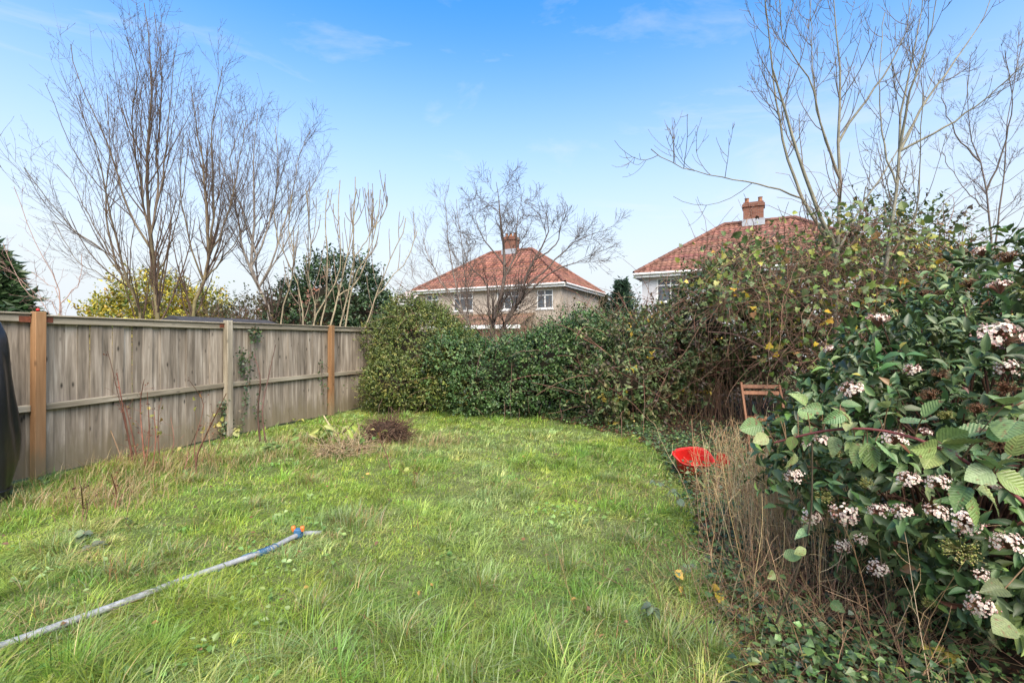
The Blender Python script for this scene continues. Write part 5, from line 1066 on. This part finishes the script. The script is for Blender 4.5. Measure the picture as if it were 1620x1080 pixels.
# ------------------------------------------------------------------ hose / pole with twine
hose = thing('grey_hose', 'pale grey hose lying across the grass with blue twine and orange caps', 'hose', (-2.3, 3.0, 0))
M_HOSE = plain('dull_grey_plastic', (.25, .26, .27), .5, .4, 22, .3, .25, 90)
hp = []
for px, py in [(-60, 1050), (12, 1023), (143, 974), (195, 954), (252, 931), (305, 911), (391, 880), (428, 866), (472, 844), (508, 832)]:
    Y = FPX * (EYE - .035) / (py - HY); hp.append([(px - CX) / FPX * Y, Y, .075])
hp = np.array(hp); gz_ = ground_z(hp[:, 0], hp[:, 1]); hp[:, 2] = np.polyval(np.polyfit(hp[:, 1], gz_, 2), hp[:, 1]) + np.array([.032] * 9 + [-.01]); hl = resample(hp, 60)
v, f = tubes(hl[None], np.full((1, 60), .0195), 12); ob('tube', mesh('tube', v, f, M_HOSE, None, True), hose)
M_BLUE = plain('blue_twine', (.035, .12, .23), .6, .4, 40, .4); M_ORNG = plain('orange_plastic', (.75, .16, .03), .4, .5, 10, .1)
def coil(a, b_, turns, rad, seed):
    r = RNG(seed); t = np.linspace(a, b_, turns * 9); i = np.minimum(t.astype(int), 58); u = (t - i)[:, None]; c = hl[i] * (1 - u) + hl[i + 1] * u; T = norm(hl[i + 1] - hl[i]); U = norm(np.cross(T, [0, 0, 1.0])); W = np.cross(T, U); ph = np.linspace(0, turns * 2 * np.pi, len(t))[:, None]
    p = c + (U * np.cos(ph) + W * np.sin(ph)) * (rad + .004 * r.random((len(t), 1))); v, f = tubes(p[None], np.full((1, len(t)), .0032), 5); ob('twine', mesh('twine', v, f, M_BLUE, None, True), hose)
coil(42.0, 44.6, 9, .021, 1); coil(44.2, 46.5, 2, .023, 2); coil(33, 43, 1, .0225, 3); coil(52.2, 53.8, 6, .022, 5)
b = MB(); cpt = hl[53]; b.box(tuple(cpt + [-.03, -.02, .012]), tuple(cpt + [.03, .03, .05]), .008); ob('connector', b.mesh('connector', M_BLUE), hose)
for dx in (-.035, .035):
    p = cpt + np.array([dx, 0, .055]); v, f = tubes(np.array([[p + [0, 0, -.02], p + [0, -.004, 0], p + [0, -.008, .016], p + [0, -.01, .02]]]), np.array([[.013, .016, .015, .0005]]), 10); ob('cap', mesh('cap', v, f, M_ORNG, None, True), hose)

# ------------------------------------------------------------------ red tub
TX, TY = (1094 - CX) / FPX * 5.55, 5.55
tub = thing('red_tub', 'squashed bright red flexible garden tub lying in the weeds', 'tub', (TX, TY, float(ground_z(TX, TY)) + .03))
tub.rotation_euler = (math.radians(20), math.radians(-4), 0)
M_RED = plain('red_rubber', (.50, .014, .011), .45, .45, 9, .3)
nA, nH = 48, 9
def tub_pt(a, t, inset=0):
    R = (.145 + .05 * t) - inset; z = .205 * t; x, y = R * math.cos(a), R * .92 * math.sin(a)
    k = max(0, math.cos(a)) ** 1.5                      # the right-hand wall has slumped outwards
    z *= 1 - .16 * k * t; x += .03 * k * t
    y += .02 * math.sin(3 * a) * t; z += .012 * math.sin(2 * a + 1) * t
    z += .028 * max(0, math.sin(a)) * t                 # far rim stands higher
    return (x, y, z + .006)
V, F = [], []
for s, ins in ((0, 0), (1, .007)):
    for j in range(nH + 1):
        for i in range(nA): V.append(tub_pt(2 * math.pi * i / nA, j / nH, ins) if not s else tuple(np.array(tub_pt(2 * math.pi * i / nA, j / nH, ins)) + [0, 0, .006 * (1 - j / nH)]))
for s in (0, 1):
    o0 = s * nA * (nH + 1)
    for j in range(nH):
        for i in range(nA):
            q = (o0 + j*nA+i, o0 + j*nA+(i+1) % nA, o0 + (j+1)*nA+(i+1) % nA, o0 + (j+1)*nA+i); F.append(q if not s else q[::-1])
o0 = nA * nH; o1 = nA * (nH + 1) + nA * nH
for i in range(nA): F.append((o0 + i, o0 + (i+1) % nA, o1 + (i+1) % nA, o1 + i))
lob('body', mesh('body', np.array(V), [np.array(F), np.array([list(range(nA))[::-1]]), np.array([[nA * (nH + 1) + q for q in range(nA)]])], M_RED, None, True), tub)
rim = np.array([tub_pt(2 * math.pi * i / nA, 1, .0) for i in range(nA + 1)]); v, f = tubes(rim[None], np.full((1, nA + 1), .008), 8); lob('rim', mesh('rim', v, f, M_RED, None, True), tub)
fl_ = MB(); nf = 14                                     # crumpled side wall folded out to the right
for q in range(nf):
    for u0, u1 in ((0, .5), (.5, 1)):
        def fp(i_, u): a_ = -1.1 + 2.0 * i_ / nf; rr_ = .15 + .05 * u + .008 * (i_ % 2); return (.20 + rr_ * math.cos(a_), rr_ * .8 * math.sin(a_) - .02, .01 + u * (.15 + .02 * math.sin(3 * a_)))
        fl_.quad(fp(q, u0), fp(q + 1, u0), fp(q + 1, u1), fp(q, u1))
fo = lob('folded_wall', fl_.mesh('folded_wall', M_RED), tub); md = fo.modifiers.new('thickness', 'SOLIDIFY'); md.thickness = .006
hd = np.array([tub_pt(a, 1) for a in (2.7, 2.9, 3.14, 3.35, 3.55)]) + np.array([(0, 0, 0), (-.02, 0, .03), (-.03, 0, .04), (-.02, 0, .03), (0, 0, 0)]); v, f = tubes(resample(hd, 16)[None], np.full((1, 16), .011), 8); lob('handle', mesh('handle', v, f, M_RED, None, True), tub)

# ------------------------------------------------------------------ folding chair
ch = thing('folding_chair', 'brown wooden folding chair half hidden at the mouth of the hollow', 'chair', ((1211 - CX) / FPX * 6.6, 6.6, float(ground_z(3.4, 6.6)) + .02), math.radians(-9))
W2 = .25
def slat(name, a, b_, w_, d_, m=M_CHAIR):
    a, b_ = np.array(a, float), np.array(b_, float); ln = np.linalg.norm(b_ - a); bb = MB(); bb.box((-w_ / 2, -d_ / 2, 0), (w_ / 2, d_ / 2, ln), .003)
    o = lob(name, bb.mesh(name, m), ch, a); o.rotation_euler = Vector(b_ - a).to_track_quat('Z', 'Y').to_euler(); return o
for s in (-1, 1):
    slat('back_post', (s * W2, -.20, 0), (s * W2, .22, .93), .03, .038)      # front foot to top of back
    slat('leg', (s * (W2 - .035), .26, 0), (s * (W2 - .035), -.12, .45), .024, .034)
for z in (.875, .79): 
    bb = MB(); bb.box((-W2 + .012, -.008, -.028), (W2 - .012, .008, .028), .004); o = lob('back_slat', bb.mesh('back_slat', M_CHAIR), ch, (0, .22 - (.93 - z) * .45 , z)); o.rotation_euler = (math.radians(-24), 0, 0)
for k in range(6):
    bb = MB(); bb.box((-W2 + .04, 0, 0), (W2 - .04, .05, .014), .003); lob('seat_slat', bb.mesh('seat_slat', M_CHAIR), ch, (0, -.2 + k * .062, .45))
slat('stretcher', (-W2, -.155, .12), (W2, -.155, .12), .02, .03); slat('stretcher', (-W2 + .03, .2, .08), (W2 - .03, .2, .08), .02, .03)

# ------------------------------------------------------------------ black cover at the left edge
bc = thing('black_cover', 'glossy black waterproof cover over a tall object at the left edge', 'cover', (-4.97, 4.4, 0))
M_BLK = plain('black_vinyl', (.012, .012, .014), .28, .5, 5, .2, .15, 14)
prof = [(0, .30), (.06, .36), (.22, .40), (.42, .445), (.62, .455), (.85, .44), (1.15, .41), (1.4, .385), (1.58, .36), (1.70, .30), (1.76, .2), (1.79, .05)]
zz = np.linspace(0, 1.79, 40); rr = .8 * np.interp(zz, [p[0] for p in prof], [p[1] for p in prof]); a = np.linspace(0, 2 * np.pi, 73)[:-1]
V = []
for z, q in zip(zz, rr):
    fold = .014 * np.sin(9 * a + 2 * z) * np.clip(1.5 - z, 0, 1) + .01 * np.sin(5 * a - 4 * z) + .008 * np.sin(13 * a + 6 * z)
    V.append(np.stack([(q + fold) * np.cos(a), (q + fold) * .85 * np.sin(a), np.full(72, z + .01)], 1))
V = np.concatenate(V); F = [(i * 72 + k, i * 72 + (k + 1) % 72, (i + 1) * 72 + (k + 1) % 72, (i + 1) * 72 + k) for i in range(39) for k in range(72)]
lob('fabric', mesh('fabric', V, [np.array(F), np.array([[39 * 72 + k for k in range(72)]])], M_BLK, None, True), bc)
ringp = np.array([(.32 * math.cos(q), .27 * math.sin(q), .16) for q in np.linspace(0, 2 * np.pi, 40)]); v, f = tubes(ringp[None], np.full((1, 40), .008), 6); lob('drawcord', mesh('drawcord', v, f, M_BLK, None, True), bc)
